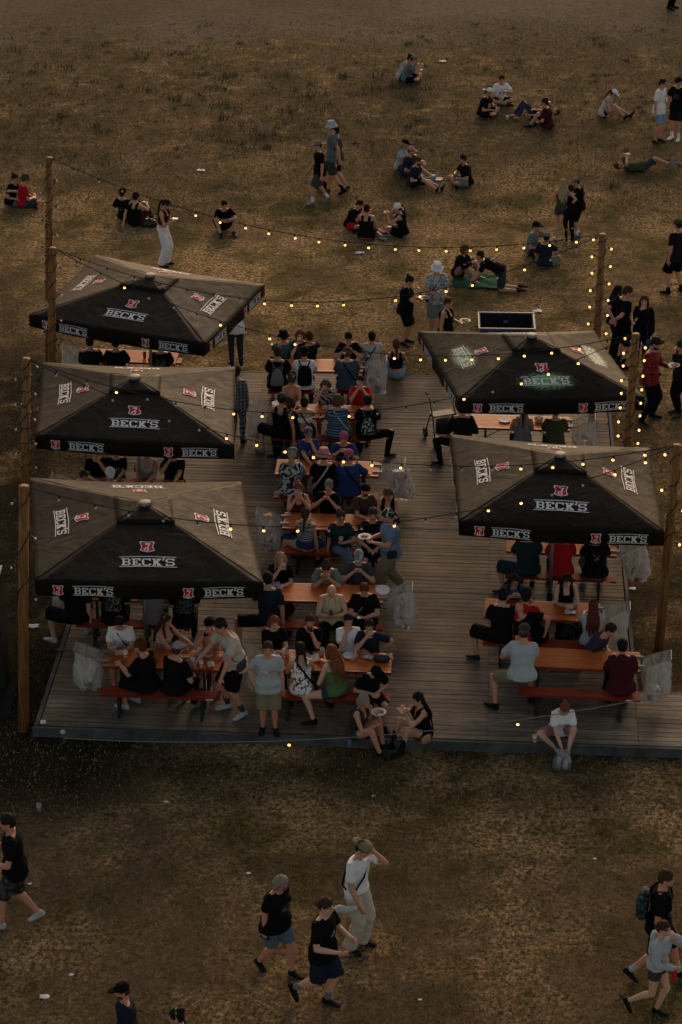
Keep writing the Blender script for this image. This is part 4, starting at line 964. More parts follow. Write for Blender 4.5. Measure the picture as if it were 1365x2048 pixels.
        if hs in ('long', 'longc', 'curly'):
            f2 = F['pos'](.38); Fb = F['frame'](.4); dd = F['pos'](.16)
            h.loft([(hp_(0, -.05, .04), Rh[:, 0] * .085, Rh[:, 1] * .05), (hp_(0, -.078, -.06), Rh[:, 0] * .084, Rh[:, 1] * .042), (F['nb'] + Fl(Fb, 0, -.085, -.0), Fb[:, 0] * .085, Fb[:, 1] * .034), (f2 + Fl(Fb, 0, -.125 * f_, .03), Fb[:, 0] * .07, Fb[:, 1] * .022)], 16)
            hr = random.Random(len(PEOPLE))
            for q_ in range(9):
                s_ = (q_ - 4) / 4; lw = hr.uniform(.14, .30); wv = .018 if hs == 'curly' else .006; Fw = F['frame'](lw)
                h.tube([hp_(s_ * .06, -.075, -.02), F['nb'] + Fl(Fb, s_ * .085 + hr.uniform(-wv, wv), -.095, -.01), f2 + Fl(Fb, s_ * .10 + hr.uniform(-wv, wv), -.130 * f_, .02), (f2 + F['pos'](lw)) / 2 + Fl(Fw, s_ * .095 + hr.uniform(-.02, .02), -.135 * f_, 0), F['pos'](lw) + Fl(Fw, s_ * .085 + hr.uniform(-.03, .03), -.138 * f_, 0)], [.026, .026, .021, .017, .008], 8, round_=True)
            if d.get('locks', 1):
                for s in (1, -1): h.tube([hp_(s * .072, .0, .05), hp_(s * .088, .012, -.02), hp_(s * .085, .01, -.12), F['pos'](.36) + Fl(Fb, s * .10, .10, .02)], [.022, .024, .026, .016], 8, round_=True)
        if hs == 'pony': h.tube([hp_(0, -.085, .05), hp_(0, -.135, .03), hp_(0, -.15, -.06), F['pos'](.36) + Fl(Rc, 0, -.14, .0)], [.028, .032, .03, .014], 10, round_=True)
        if hs == 'bun': h.ball(hp_(0, -.085, .095), (.045, .042, .040), hx_, 10, 8)
        if hs == 'lowbun': h.ball(hp_(0, -.105, -.01), (.045, .036, .040), hx_, 10, 8)
        if hs == 'braids':
            for s in (1, -1): h.tube([hp_(s * .05, -.07, .0), hp_(s * .06, -.09, -.09), F['pos'](.36) + Fl(Rc, s * .08, -.13, .02)], [.026, .022, .014], 8, round_=True)
        # keep the face clear
        ho = part('hair', h, hm, .0105, 1)
        rng2 = np.random.default_rng(len(PEOPLE) + 5); co, _ = face_centres(ho.data); l_ = (co / k - hc) @ Rh
        amp = .009 if hs in ('short', 'bowl', 'tuft') else .012
        nz = np.sin(co[:, 0] * 210 + len(PEOPLE)) * np.sin(co[:, 1] * 190) * np.sin(co[:, 2] * 70) * amp + rng2.normal(0, .0016, len(co))
        dirv = co / k - hc; dirv /= np.linalg.norm(dirv, axis=1)[:, None] + 1e-9; co2 = co + dirv * nz[:, None]; ho.data.vertices.foreach_set('co', co2.ravel())
    # ---- hats
    if hat:
        hk, hcl = hat[0], hat[1]; hm2 = cloth(hcl); q = MB(); yw = R(hat[2]) if len(hat) > 2 else 0
        Rq = Rh @ rot('Z', yw)
        def hq(s, f, u): return hc + Rq @ np.array((s, -f, u))
        ax = [Rq[:, 0], -Rq[:, 1], Rq[:, 2]]
        if hk == 'cap':
            q.loft([(hq(0, -.006 - t_ * .004, u), Rq[:, 0] * a_, -Rq[:, 1] * b_) for t_, (u, a_, b_) in enumerate(((.040, .090, .104), (.075, .089, .102), (.105, .074, .086), (.128, .048, .056), (.136, .018, .02)))], 18)
            q.loft([(hq(0, .07, .052), Rq[:, 0] * .070, Rq[:, 2] * .010), (hq(0, .12, .050), Rq[:, 0] * .072, Rq[:, 2] * .009), (hq(0, .165, .040), Rq[:, 0] * .055, Rq[:, 2] * .008), (hq(0, .182, .034), Rq[:, 0] * .03, Rq[:, 2] * .007)], 14)
        elif hk in ('bucket', 'brim'):
            br = .135 if hk == 'bucket' else .155; dr = -.005 if hk == 'bucket' else .03
            q.loft([(hq(0, -.006, u), Rq[:, 0] * a_, -Rq[:, 1] * (a_ + .012)) for u, a_ in ((dr + .0, br), (.020 + dr, br * .96), (.055, .094), (.10, .086), (.138, .076), (.146, .05))], 20)
        elif hk in ('beanie', 'bandana', 'scarf'):
            q.ball(hq(0, -.012, .042), (.089, .103, .094), ax, 16, 12)
            if hk != 'beanie': q.tube([hq(0, -.10, .02), hq(.02, -.14, -.01), hq(.03, -.15, -.07)], [.028, .026, .01], 8, round_=True)
        elif hk == 'goggles':
            for s in (1, -1): q.tube([hq(s * .035, .09, .085), hq(s * .035, .115, .09)], .032, 10)
            q.loft([(hq(0, -.006, u), Rq[:, 0] * a_, -Rq[:, 1] * (a_ + .012)) for u, a_ in ((.06, .09), (.085, .09))], 16)
        elif hk == 'sunglasses':
            q.loft([(hq(0, .045, .090), Rq[:, 0] * .07, Rq[:, 2] * .016), (hq(0, .060, .085), Rq[:, 0] * .06, Rq[:, 2] * .016)], 12)
        elif hk == 'band': q.tube([hq(-.08, -.01, .03), hq(-.055, -.012, .105), hq(0, -.012, .128), hq(.055, -.012, .105), hq(.08, -.01, .03)], .012, 8)
        part({'cap': 'cap', 'bucket': 'bucket_hat', 'brim': 'brimmed_hat', 'beanie': 'beanie', 'bandana': 'bandana', 'scarf': 'headscarf', 'goggles': 'goggles', 'sunglasses': 'sunglasses', 'band': 'hair_band'}[hk], q, hm2, .0105, 2)
    if glasses:
        q = MB()
        for s in (1, -1):
            q.tube([hp_(s * .033 + .024 * math.cos(a), .094, .006 + .018 * math.sin(a)) for a in np.linspace(0, 6.283, 11)], .0035, 5); q.tube([hp_(s * .057, .092, .008), hp_(s * .077, .0, .006)], .003, 5)
        q.tube([hp_(-.009, .096, .008), hp_(.009, .096, .008)], .003, 5); q.v = [tuple(np.array(z_) * k) for z_ in q.v]; q.build('glasses', M_cable, root)
    M4 = Matrix.Translation(Vector(base)) @ Matrix.Rotation(rz, 4, 'Z')
    info = dict(M=M4, root=root, k=k, hands=[np.array(M4 @ Vector((a[2] + a[3] * .085 + a[4] * .02) * k)) for a in arm], palm=[Rw @ a[4] for a in arm], F=F, Rw=Rw, base=base, fat=f_,
                feet=[proj(M4 @ Vector((l[2] + l[3] * .05) * k)) for l in leg], arm=arm)
    PEOPLE.append(info); return info
# ---- things people wear or hold: things of their own
def held(info, i, kind, label, off=(0, 0, 0), col='white', tiltd=0, up=True):
    p = Vector(info['hands'][i]) + Vector(off)
    return prop(kind, label, p, col, tiltd, info['M'].to_euler().z)
def prop(kind, label, p, col='white', tiltd=0, rz=0.0, group=None, cat=None):
    C_ = COL.get(col, COL['white']); m = MB(); o = thing({'plate': 'plate', 'pizza': 'food_plate', 'slice': 'pizza_slice', 'cup': 'plastic_cup', 'phone': 'phone', 'bottle': 'bottle', 'burger': 'burger', 'paper': 'paper', 'bowl': 'food_bowl', 'scrap': 'paper_scrap', 'cloth': 'garment', 'bag': 'bag', 'can': 'can', 'box': 'paper_tray', 'napkin': 'napkin'}[kind], label, cat or {'pizza': 'plate', 'slice': 'pizza', 'bowl': 'bowl', 'scrap': 'litter', 'cloth': 'garment', 'box': 'tray'}.get(kind, kind), p, rz, group)
    o.rotation_euler = (R(tiltd), 0, rz)
    if kind in ('plate', 'pizza', 'bowl'):
        r = .125 if kind != 'bowl' else .10; hh = .018 if kind != 'bowl' else .07
        m.loft([((0, 0, z_), (a, 0, 0), (0, a, 0)) for z_, a in ((0, r * .66), (.004, r * .72), (hh, r), (hh + .002, r * .99), (.008, r * .70), (.006, r * .5))], 20)
        m.build('dish', mat('paper_dish', (.60, .58, .54), .7), o, smooth=True)
        if kind != 'plate':
            f = MB(); rr = random.Random(int(p.x * 977) + 3)
            for _ in range(16): a, q = rr.uniform(0, 6.28), rr.uniform(0, r * .62); f.ball((q * math.cos(a), q * math.sin(a), .012 + (hh - .02) * .8 + rr.uniform(0, .018)), (rr.uniform(.014, .034), rr.uniform(.012, .03), rr.uniform(.008, .018)), nu=7, nv=4, mi=rr.randint(0, 2))
            f.build('food', [mat('food_orange', (.48, .16, .03), .6), mat('food_yellow', (.55, .33, .08), .6), mat('food_red', (.30, .06, .03), .6)], o, smooth=True)
    elif kind == 'slice':
        m.loft([((0, -.10, 0), (.11, 0, 0), (0, 0, .012)), ((0, -.06, 0), (.10, 0, 0), (0, 0, .010)), ((0, .12, 0), (.012, 0, 0), (0, 0, .006))], 10); m.build('crust', mat('pizza_crust', (.46, .25, .10), .7), o, smooth=True)
        f = MB(); rr = random.Random(5)
        for _ in range(7): y = rr.uniform(-.07, .06); f.ball((rr.uniform(-.04, .04) * (1 - y * 6) * .6, y, .011), (.017, .015, .004), nu=7, nv=4)
        f.build('topping', mat('pizza_topping', (.42, .09, .03), .6), o, smooth=True)
    elif kind in ('cup', 'can'):
        r0, r1, hh = (.030, .042, .13) if kind == 'cup' else (.032, .032, .12)
        m.loft([((0, 0, z_), (a, 0, 0), (0, a, 0)) for z_, a in ((0, r0), (hh, r1), (hh + .002, r1 * .96), (hh - .02, r1 * .9), (.012, r0 * .85))], 14)
        m.build('shell', mat('cup_' + col, C_, .3, spec=.7), o, smooth=True)
        f = MB(); f.loft([((0, 0, z_), (a, 0, 0), (0, a, 0)) for z_, a in ((hh * .35, r0 * 1.09), (hh * .62, r1 * .96))], 14); f.build('printed_band', mat('cup_band', (.40, .12, .10) if col == 'white' else (.6, .6, .6), .5), o, smooth=True)
    elif kind == 'phone':
        m.box((0, 0, 0), (.074, .15, .009)); m.build('case', M_cable, o); f = MB(); f.box((0, 0, .0062), (.066, .138, .002)); f.build('screen', mat('phone_glass', (.03, .035, .04), .1), o)
    elif kind == 'bottle':
        m.loft([((0, 0, z_), (a, 0, 0), (0, a, 0)) for z_, a in ((0, .034), (.005, .037), (.15, .037), (.185, .018), (.20, .015))], 14); m.build('flask', mat('bottle_' + col, C_, .2, spec=.8), o, smooth=True)
        f = MB(); f.loft([((0, 0, z_), (a, 0, 0), (0, a, 0)) for z_, a in ((.198, .018), (.225, .018), (.228, .014))], 12); f.build('cap', M_white, o, smooth=True)
    elif kind == 'burger':
        m.ball((0, 0, .028), (.06, .06, .028)); m.ball((0, 0, -.02), (.058, .058, .018)); m.build('bun', mat('bread', (.45, .22, .08), .6), o, smooth=True)
        f = MB(); f.loft([((0, 0, z_), (a, 0, 0), (0, a, 0)) for z_, a in ((-.01, .061), (.003, .066), (.014, .060))], 16); f.build('filling', mat('filling', (.16, .12, .03), .6), o, smooth=True)
    elif kind in ('scrap', 'napkin', 'paper', 'box', 'cloth'):
        sz = {'scrap': .11, 'napkin': .09, 'paper': .14, 'box': .09, 'cloth': .16}[kind]; rr = random.Random(int(p.x * 313 + p.y * 71)); n = 5; pts = []
        for a in range(n):
            for b_ in range(n): pts.append(((a / (n - 1) - .5) * sz * 2 * rr.uniform(.85, 1.1), (b_ / (n - 1) - .5) * sz * 1.3, .012 + rr.uniform(0, .03 if kind != 'paper' else .004)))
        m.add(pts, [(a * n + b_, (a + 1) * n + b_, (a + 1) * n + b_ + 1, a * n + b_ + 1) for a in range(n - 1) for b_ in range(n - 1)])
        me = m.mesh('sheet', mat('sheet_' + col, C_, .8, var=.25, vscale=18)); o2 = newobj('sheet', me, o); s_ = o2.modifiers.new('t', 'SOLIDIFY'); s_.thickness = .0015
    return o
def worn_bag(info, kind, label, col='black', strapc=None, side=1):
    F = info['F']; k = info['k']; Rc = F['Rc']; ft = info['fat']; o = thing({'backpack': 'backpack', 'drawstring': 'drawstring_bag', 'cross': 'shoulder_bag', 'badge': 'badge'}[kind], label, {'drawstring': 'backpack', 'cross': 'bag'}.get(kind, kind), info['M'].translation, info['M'].to_euler().z)
    m = MB(); c = F['pos'](.24)
    def ch(s, f, u): return (c + Fl(Rc, s, f, u)) * k
    if kind == 'badge':
        m.tube([ch(0, -.14 * ft, .16), ch(.0, -.18 * ft, -.05), ch(0, -.19 * ft, -.22)], .006, 5); m.build('cord', M_cable, o); f = MB(); f.box(ch(0, -.20 * ft, -.34), (.13, .012, .24), M=Matrix(Rc.tolist())); f.build('card', cloth(('lgrey', 'yellow', 'floral')), o); return o
    if kind == 'backpack': m.loft([(ch(0, -.19 * ft - b_ * .5, u), Rc[:, 0] * a * k, Rc[:, 1] * (.03 + b_) * k) for u, a, b_ in ((-.20, .09, .02), (-.18, .13, .045), (-.02, .14, .055), (.12, .125, .045), (.19, .08, .02))], 14)
    if kind == 'drawstring': m.loft([(ch(0, -.165 * ft - b_ * .5, u), Rc[:, 0] * a * k, Rc[:, 1] * (.015 + b_) * k) for u, a, b_ in ((-.21, .11, .02), (-.18, .135, .05), (-.05, .12, .05), (.07, .08, .03), (.12, .04, .015))], 14)
    if kind in ('backpack', 'drawstring'):
        m.build('sack', cloth(col), o, smooth=True)
        for s in (1, -1):
            f = MB(); f.tube([ch(s * .05, -.16 * ft, .14), ch(s * .10, -.09, .245), ch(s * .105, -.0, .268), ch(s * .11, .10, .21), ch(s * .13, .135 * ft, .05), ch(s * .15 * ft, .05, -.06), ch(s * .12, -.12 * ft, -.16)], .014 * k if kind == 'backpack' else .006 * k, 6); f.build('strap', cloth(strapc or col), o)
    if kind == 'cross':
        hp3 = .2; q = [ch(side * .09, 0, .262), ch(side * .05, .095, .20), ch(-side * .06, .142 * ft, .04), ch(-side * .165 * ft, .10, -.14), ch(-side * .19 * ft, .0, -.20), ch(-side * .165 * ft, -.10, -.14), ch(-side * .04, -.145 * ft, .06), ch(side * .06, -.115, .2), ch(side * .09, 0, .262)]
        m.tube(q, .011 * k, 6, flat=1.4); m.build('strap', cloth(strapc or col), o, smooth=True)
        f = MB(); cc = ch(-side * .195 * ft, .05, -.23); f.loft([(cc + np.array((0, 0, u * k)), Rc[:, 1] * a * k, Rc[:, 0] * b_ * k) for u, a, b_ in ((-.09, .05, .015), (-.075, .085, .035), (.03, .09, .035), (.06, .06, .02))], 12); f.build('pouch', cloth(col), o, smooth=True)
    return o
# ------------------------------------------------------------------ who is where
p = person
G1 = 'people sitting on the lawn'; G2 = 'people at the beer tables'; G3 = 'people walking or standing'
# ---- lawn, far
a = p('person in grey tank top bent over food beside a grey shirted man, far back', 822, 117, 70, 'cross', ('gplate', 'eat'), ('tank', 'lgrey'), ('skirt', 'black'), ('bun', 'dark'), lean=34)
a = p('man in grey tee and tan cap eating pizza, farthest back on the lawn', 829, 119, 75, 'cross', ('gplate', 'eat'), ('tee', 'bluegrey'), ('shorts', 'black'), ('short', 'dark'), ('cap', 'khaki'), lean=26, shoes='brown')
held(a, 0, 'pizza', 'pizza on a plate in the farthest pair’s lap', (0, 0, .03)); prop('cup', 'plastic cup on the grass beside the farthest seated pair', at(842, 157, 0)); prop('scrap', 'paper scrap on the grass right of the farthest seated pair', at(885, 124, 0))
a = p('man in white cap worn backwards and black tee sitting cross legged with a red cup', 977, 184, 70, 'cross', ('gplate', 'lap'), ('tee', 'black'), ('shorts', 'black'), ('short', 'dark'), ('cap', 'white', 180), lean=16, shoes='offblack')
held(a, 0, 'cup', 'red cup in the hand of the white cap man on the lawn', (0, 0, -.03), 'red')
p('man in white printed tee sitting between a white cap man and a reclining jeans wearer', 1004, 159, 5, 'cross', ('knee', 'lap'), ('tee', 'white'), ('shorts', 'black'), ('short', 'dark'), lean=14, print_=('front', 'maroon', .08), shoes='offblack')
prop('cup', 'striped cup standing before the white printed tee man', at(1015, 240, 0))
p('person lying in blue jeans with one knee up behind the maroon shirt woman', 1112, 224, 270, 'lieknees', ('down', 'lietop'), ('tee', 'black'), ('long', 'ddenim'), ('short', 'auburn'), lean=-90, shoes='none')
p('woman in maroon shirt with dark bun sitting with her back half turned', 1090, 205, 248, 'oneup', ('lap', 'knee'), ('tee', 'maroon'), ('shorts', 'black'), ('bun', 'dark'), lean=12, fat=1.25, shoes='offblack')
p('woman in white cap and pale tank top sitting alone with legs stretched toward the right', 1228, 188, 80, 'extbent', ('lap', 'plap'), ('tank', 'beige'), ('hot', 'dteal'), ('pony', 'auburn'), ('cap', 'white'), lean=26, nod=26, shoes='offblack')
p('man standing in white tee and pale denim shorts at the right, facing right', 1326, 167, 55, 'stand', ('down', 'down'), ('tee', 'white'), ('shorts', 'ldenim'), ('short', 'dark'), fy=286, shoes='offblack', group=G3)
p('man standing in black printed tee, black cap and white socks by the right picture edge', 1357, 164, 330, 'stand', ('down', 'bent'), ('tee', 'black'), ('shorts', 'offblack'), ('short', 'black'), ('cap', 'offblack'), fy=280, shoes='white', socks='white', print_=('front', 'red', .07), group=G3)
p('person in dark boots cut off at the top right corner', 1352, -92, 60, 'stand', ('down', 'down'), ('tee', 'black'), ('long', 'black'), fy=26, group=G3)
a = p('person lying flat in olive tee and jeans shorts, legs crossed, holding food overhead', 1238, 331, 90, 'liecross', ('lietop', 'lietop'), ('tee', 'olive'), ('shorts', 'ddenim'), ('short', 'auburn'), lean=-91, shoes='grey')
held(a, 0, 'slice', 'pizza slice held up by the lying olive tee person', (0, 0, .04))
a = p('man walking in grey cap, black tee and grey shorts, left of the bucket hat man', 636, 291, 285, 'walk', ('down', 'swingf'), ('tee', 'black'), ('loose', 'dgrey'), ('short', 'dark'), ('cap', 'grey'), fy=408, shoes='grey', socks='white', group=G3)
a = p('tall man walking in pale bucket hat, slate grey tee and dark shorts', 663, 253, 258, 'walk2', ('swingb', 'bent'), ('tee', 'bluegrey'), ('loose', 'dgrey'), ('short', 'brown'), ('bucket', 'lgrey'), fy=392, shoes='black', socks='black', group=G3)
held(a, 1, 'cup', 'red cup carried by the walking bucket hat man', (0, 0, 0), 'red')
p('dark haired person mostly hidden behind the walking bucket hat man', 671, 262, 262, 'walk', ('down', 'down'), ('tee', 'dgrey'), ('shorts', 'black'), ('short', 'black'), fy=384, shoes='brown', group=G3)
# group of four, middle
p('woman with long blond hair and black cap sitting behind a pink cap wearer', 811, 288, 60, 'cross', ('lap', 'knee'), ('tee', 'lgrey'), ('long', 'ddenim'), ('long', 'blond'), ('cap', 'black'), lean=14)
p('person in pink cap and dark tee sitting between a blond woman and a bearded man', 823, 302, 65, 'extbent', ('knee', 'lap'), ('tee', 'navy'), ('shorts', 'dgrey'), ('short', 'brown'), ('cap', 'pink'), lean=14, shoes='lgrey')
p('bearded man in navy shirt with blue stripes, bare legs stretched toward the plate', 837, 322, 62, 'extend', ('lap', 'lap'), ('tee', 'navy'), ('shorts', 'black'), ('short', 'auburn'), lean=16, beard=True)
p('man in black tee sitting opposite the group with the plate, facing left', 926, 318, 285, 'cross', ('lap', 'gplate'), ('tee', 'black'), ('shorts', 'grey'), ('short', 'dark'), lean=14, fat=1.12)
prop('cup', 'white cup on the grass near the pink cap wearer', at(849, 335, 0)); prop('plate', 'white paper plate on the grass amid the group of four', at(877, 359, 0)); prop('cup', 'beer cup on the grass before the lone opposite sitter', at(899, 360, 0), 'yellow'); prop('napkin', 'crumpled napkin beside the plate amid the group of four', at(866, 352, 0))
# three eaters
a = p('dark haired man in black tee eating, behind the two tank top wearers on the lawn', 720, 409, 55, 'cross', ('eat', 'mouth'), ('tee', 'black'), ('shorts', 'red'), ('short', 'dark'), lean=30, nod=16)
held(a, 0, 'burger', 'burger eaten by the man in the group of three')
a = p('person in black tank top with bare arms, back to camera, in the group of three', 734, 418, 170, 'sidel', ('eat', 'lap'), ('tank', 'black'), ('skirt', 'black', .8), ('short', 'dark'), lean=10, fat=1.22)
a = p('woman with white headscarf and black tank top kneeling sideways, eating', 795, 416, 262, 'sidel', ('eat', 'mouth'), ('tank', 'black'), ('skirt', 'black', .8), ('pony', 'dark'), ('scarf', 'white'), lean=16)
held(a, 0, 'slice', 'pizza slice in the white headscarf woman’s hands')
prop('scrap', 'white crumpled paper on the lawn below the three eaters', at(720, 507, 0)); prop('scrap', 'white paper scrap lying alone left of the walking pair', at(402, 342, 0)); prop('scrap', 'white paper on the grass right of the blue case', at(1075, 624, 0))
# couple standing, right
p('blonde woman in green tank top and denim shorts seen from behind', 1126, 367, 182, 'stand', ('bent', 'elbowout'), ('tank', 'olive'), ('hot', 'ddenim'), ('long', 'blond'), fy=483, shoes='lgrey', group=G3, locks=0, tuck=True)
p('person in black mostly hidden between the blonde woman and the khaki cap man', 1142, 378, 200, 'stand', ('bent', 'bent'), ('long', 'black'), ('long', 'black'), ('short', 'dark'), fy=476, group=G3)
a = p('man in khaki cap and black clothes leaning in toward the blonde woman', 1152, 364, 265, 'stand', ('reach', 'elbowout'), ('tee', 'black'), ('loose', 'black'), ('short', 'dark'), ('cap', 'khaki'), fy=473, lean=10, nod=18, shoes='grey', socks='white', fat=1.1, group=G3)
worn_bag(a, 'cross', 'black bag slung across the khaki cap man', 'black')
a = p('person in sage tee and dark cap eating cross legged on the lawn', 1073, 453, 60, 'cross', ('mouth', 'lap'), ('tee', 'sage'), ('shorts', 'maroon'), ('short', 'dark'), ('cap', 'offblack'), lean=10)
p('man in navy tee and green cap sitting with his back to us, khaki shorts', 1094, 475, 160, 'cross', ('lap', 'eat'), ('tee', 'navy'), ('shorts', 'khaki'), ('short', 'dark'), ('cap', 'sage', 0), lean=8, shoes='grey')
# blanket pair
bl = thing('blanket', 'green blanket spread on the lawn under a seated pair', 'blanket', at(955, 563, 0)); m = MB(); nx, ny = 22, 12
for i in range(nx + 1):
    for j in range(ny + 1):
        x, y = (i / nx - .5) * 1.18, (j / ny - .5) * .95; m.v.append((x + .03 * math.sin(y * 9), y - .16 * x + .025 * math.sin(x * 11), .014 + .022 * abs(math.sin(x * 7 + 2 * math.sin(y * 6))) + .012 * math.sin(y * 13 + x * 4)))
for i in range(nx):
    for j in range(ny): m.f.append((i * (ny + 1) + j, (i + 1) * (ny + 1) + j, (i + 1) * (ny + 1) + j + 1, i * (ny + 1) + j + 1)); m.m.append(0)
q = m.build('fabric', mat('green_blanket', (.022, .10, .05), .95, bump=.012, bscale=12, spec=.05), bl, smooth=True); s_ = q.modifiers.new('t', 'SOLIDIFY'); s_.thickness = .01
p('short haired blond woman in black sweater and red trousers sitting on the green blanket', 931, 499, 60, 'kneesup', ('gplate', 'knee'), ('long', 'black'), ('long', 'rose'), ('bob', 'lbrown'), lean=18, shoes='none')
p('person on hands and knees in black tee and denim shorts, leaning over the green blanket', 960, 511, 262, 'allfours', ('ground', 'ground'), ('tee', 'black'), ('shorts', 'ddenim'), ('short', 'dark'), lean=66, print_=('back', 'lgrey', .07), shoes='maroon', fy=None, nod=-20)
p('man in black tee, black shorts and dark cap standing cut off by the right edge', 1356, 449, 215, 'standw', ('down', 'down'), ('tee', 'offblack'), ('loose', 'black'), ('short', 'dark'), ('cap', 'olive'), fy=586, fat=1.12, group=G3, boots=.06)
# left
p('person in black tee with green print hugging the red shirt man, jeans', 31, 357, 60, 'side', ('hug', 'lap'), ('tee', 'black'), ('long', 'denim'), ('bun', 'dark'), lean=12, side=10, print_=('back', 'green', .09))
p('man in red tee and olive bucket hat sitting at the left edge', 51, 358, 110, 'cross', ('lap', 'lap'), ('tee', 'red'), ('shorts', 'ddenim'), ('short', 'brown'), ('bucket', 'olive'), lean=10, shoes='maroon')
p('man in black tee and black cap leaning back on his arms on the lawn', 246, 386, 150, 'extbent', ('prop', 'prop'), ('tee', 'black'), ('shorts', 'black'), ('short', 'dark'), ('cap', 'black'), lean=-8, print_=('back', 'grey', .05))
p('woman in black with dark bun sitting close beside the black cap man', 273, 394, 150, 'kneesup', ('knee', 'knee'), ('tank', 'black'), ('long', 'maroon'), ('bun', 'dark'), lean=10)
bb = thing('handbag', 'black bag with a pale bottle in it, on the lawn behind the white trousers woman', 'bag', at(297, 452, 0)); m = MB(); m.loft([((0, 0, z_), (a_, 0, 0), (0, b_, 0)) for z_, a_, b_ in ((0, .20, .11), (.03, .23, .13), (.14, .20, .11), (.19, .12, .06))], 14); m.build('body', mat('bag_black', (.012, .012, .013), .5, bump=.02, bscale=8), bb, smooth=True); m = MB(); m.tube([(-.13, 0, .16), (-.08, 0, .30), (.08, 0, .30), (.13, 0, .16)], .012, 6); m.build('handle', M_cable, bb, smooth=True)
prop('bottle', 'small white bottle beside the black bag on the lawn', at(290, 442, 0))
a = p('woman with dark braid in wide white trousers looking at her phone', 333, 409, 72, 'stand', ('phone', 'phone'), ('crop', 'maroon'), ('wide', 'white'), ('pony', 'dark'), fy=531, lean=6, nod=28, group=G3)
held(a, 0, 'phone', 'phone held by the woman in white trousers', (0, 0, .03))
p('man in black printed tee sitting alone with knees up, hands clasped', 449, 410, 15, 'kneesup', ('kneeh', 'kneeh'), ('tee', 'black'), ('shorts', 'black'), ('short', 'black'), lean=22, print_=('front', 'grey', .06), shoes='offblack')
# ---- behind the back edge of the deck
a = p('woman in black dress with hair ribbons eating from a plate, facing right', 820, 562, 75, 'stand', ('hold', 'eat'), ('tee', 'black'), ('dress', 'black', .95), ('bun', 'black'), lean=6, nod=22, fy=688, fat=1.18, hat=('band', 'maroon'), group=G3)
held(a, 0, 'pizza', 'plate of orange food held by the black dress woman', (.03, 0, .03)); worn_bag(a, 'badge', 'printed badge hanging at the back of the black dress')
a = p('man in white bucket hat and pale patterned shirt holding a plate of food', 875, 537, 12, 'stand', ('hold', 'hold'), ('tee', ('lgrey', 'bluegrey', 'floral')), ('loose', 'sage'), ('short', 'brown'), ('bucket', 'white'), fy=675, nod=14, group=G3, fat=1.05)
held(a, 0, 'pizza', 'plate of food held by the white bucket hat man', (-.02, -.03, .03)); worn_bag(a, 'cross', 'brown bag slung across the patterned shirt', 'dkbrown', 'olive')
a = p('red haired woman in black sleeveless dress holding up a plate, tattooed arm', 897, 606, 65, 'stand', ('hold', 'down'), ('tank', 'black'), ('dress', 'black', 1.0), ('short', 'auburn'), lean=4, z=0, fat=1.15, fem=True, group=G3)
held(a, 0, 'pizza', 'plate of food held by the red haired woman near the blue case', (.04, 0, .05))
# right side standing group
p('dark long haired person in black standing behind the man with hands behind his back', 1237, 581, 120, 'stand', ('phone', 'down'), ('long', 'black'), ('long', 'black'), ('long', 'black'), fy=714, group=G3)
p('young man in black tee with hands behind his back, teal stripe on his black shorts', 1256, 584, 118, 'stand', ('behind', 'behind'), ('tee', 'black'), ('loose', 'black'), ('short', 'brown'), fy=735, look=-25, nod=18, group=G3, socks='offblack')
a = p('girl with long auburn hair in black off shoulder top, hand at her mouth', 1289, 602, 348, 'stand', ('down', 'chin'), ('long', 'black'), ('long', 'black'), ('long', 'auburn'), fy=737, hat=('band', 'orange'), group=G3, skin='p', locks=1)
b_ = thing('tote_bag', 'blue bag at the hip of the long haired girl in black', 'bag', at(1298, 686, .75) + Vector((0, -.05, 0))); m = MB(); m.loft([((0, 0, z_), (a_, 0, 0), (0, c_, 0)) for z_, a_, c_ in ((-.18, .06, .03), (-.14, .10, .05), (.02, .09, .05), (.10, .06, .03))], 12); m.build('pouch', cloth('blue'), b_, smooth=True); m = MB(); m.tube([(-.05, 0, .08), (-.06, .02, .45), (-.03, .03, .55)], .008, 5); m.build('strap', M_cable, b_)
a = p('man in red and black plaid shirt with goggles on his head, holding a plate', 1312, 687, 60, 'standw', ('hold', 'bent'), ('long', ('red', 'black', 'plaid')), ('long', 'black'), ('short', 'dark'), ('goggles', 'dkbrown'), fy=842, fat=1.06, nod=20, beard=True, group=G3)
held(a, 0, 'pizza', 'plate held by the plaid shirt man', (.03, 0, .03))
p('person in black jacket and teal beanie eating, facing the plaid shirt man', 1362, 692, 290, 'stand', ('mouth', 'down'), ('long', 'offblack'), ('long', 'black'), ('short', 'auburn'), ('beanie', 'dteal'), fy=829, shoes='dgrey', group=G3)
# ---- under/around the far left parasol
p('person in blue jeans standing beyond the askew parasol, upper half hidden by it', 470, 596, 190, 'stand', ('down', 'down'), ('tee', 'white'), ('long', 'ddenim'), ('pony', 'dark'), z=DZ, fy=732, group=G3)
p('person in black jacket with back to camera, leftmost under the askew parasol', 180, 672, 182, 'bench', ('table', 'table'), ('long', 'offblack'), ('long', 'black'), ('short', 'dark'), bench=('TL', 'n'), group=G2, fat=1.1)
p('broad person in black tee with back to camera, middle under the askew parasol', 232, 674, 178, 'bench', ('table', 'table'), ('tee', 'black'), ('long', 'black'), ('short', 'dark'), bench=('TL', 'n'), group=G2, fat=1.2)
p('person in black tee with green graphic, right under the askew parasol', 322, 680, 182, 'bench', ('table', 'table'), ('tee', 'black'), ('long', 'black'), ('short', 'brown'), bench=('TL', 'n'), group=G2, print_=('back', 'green', .10))
a = p('woman in blue checked shirt and striped trousers standing behind the middle left parasol', 474, 744, 172, 'stand', ('bent', 'down'), ('long', ('navy', 'grey', 'plaid')), ('long', ('black', 'grey', 'zebra')), ('pony', 'dark'), ('cap', 'navy'), z=DZ, fy=886, group=G3)
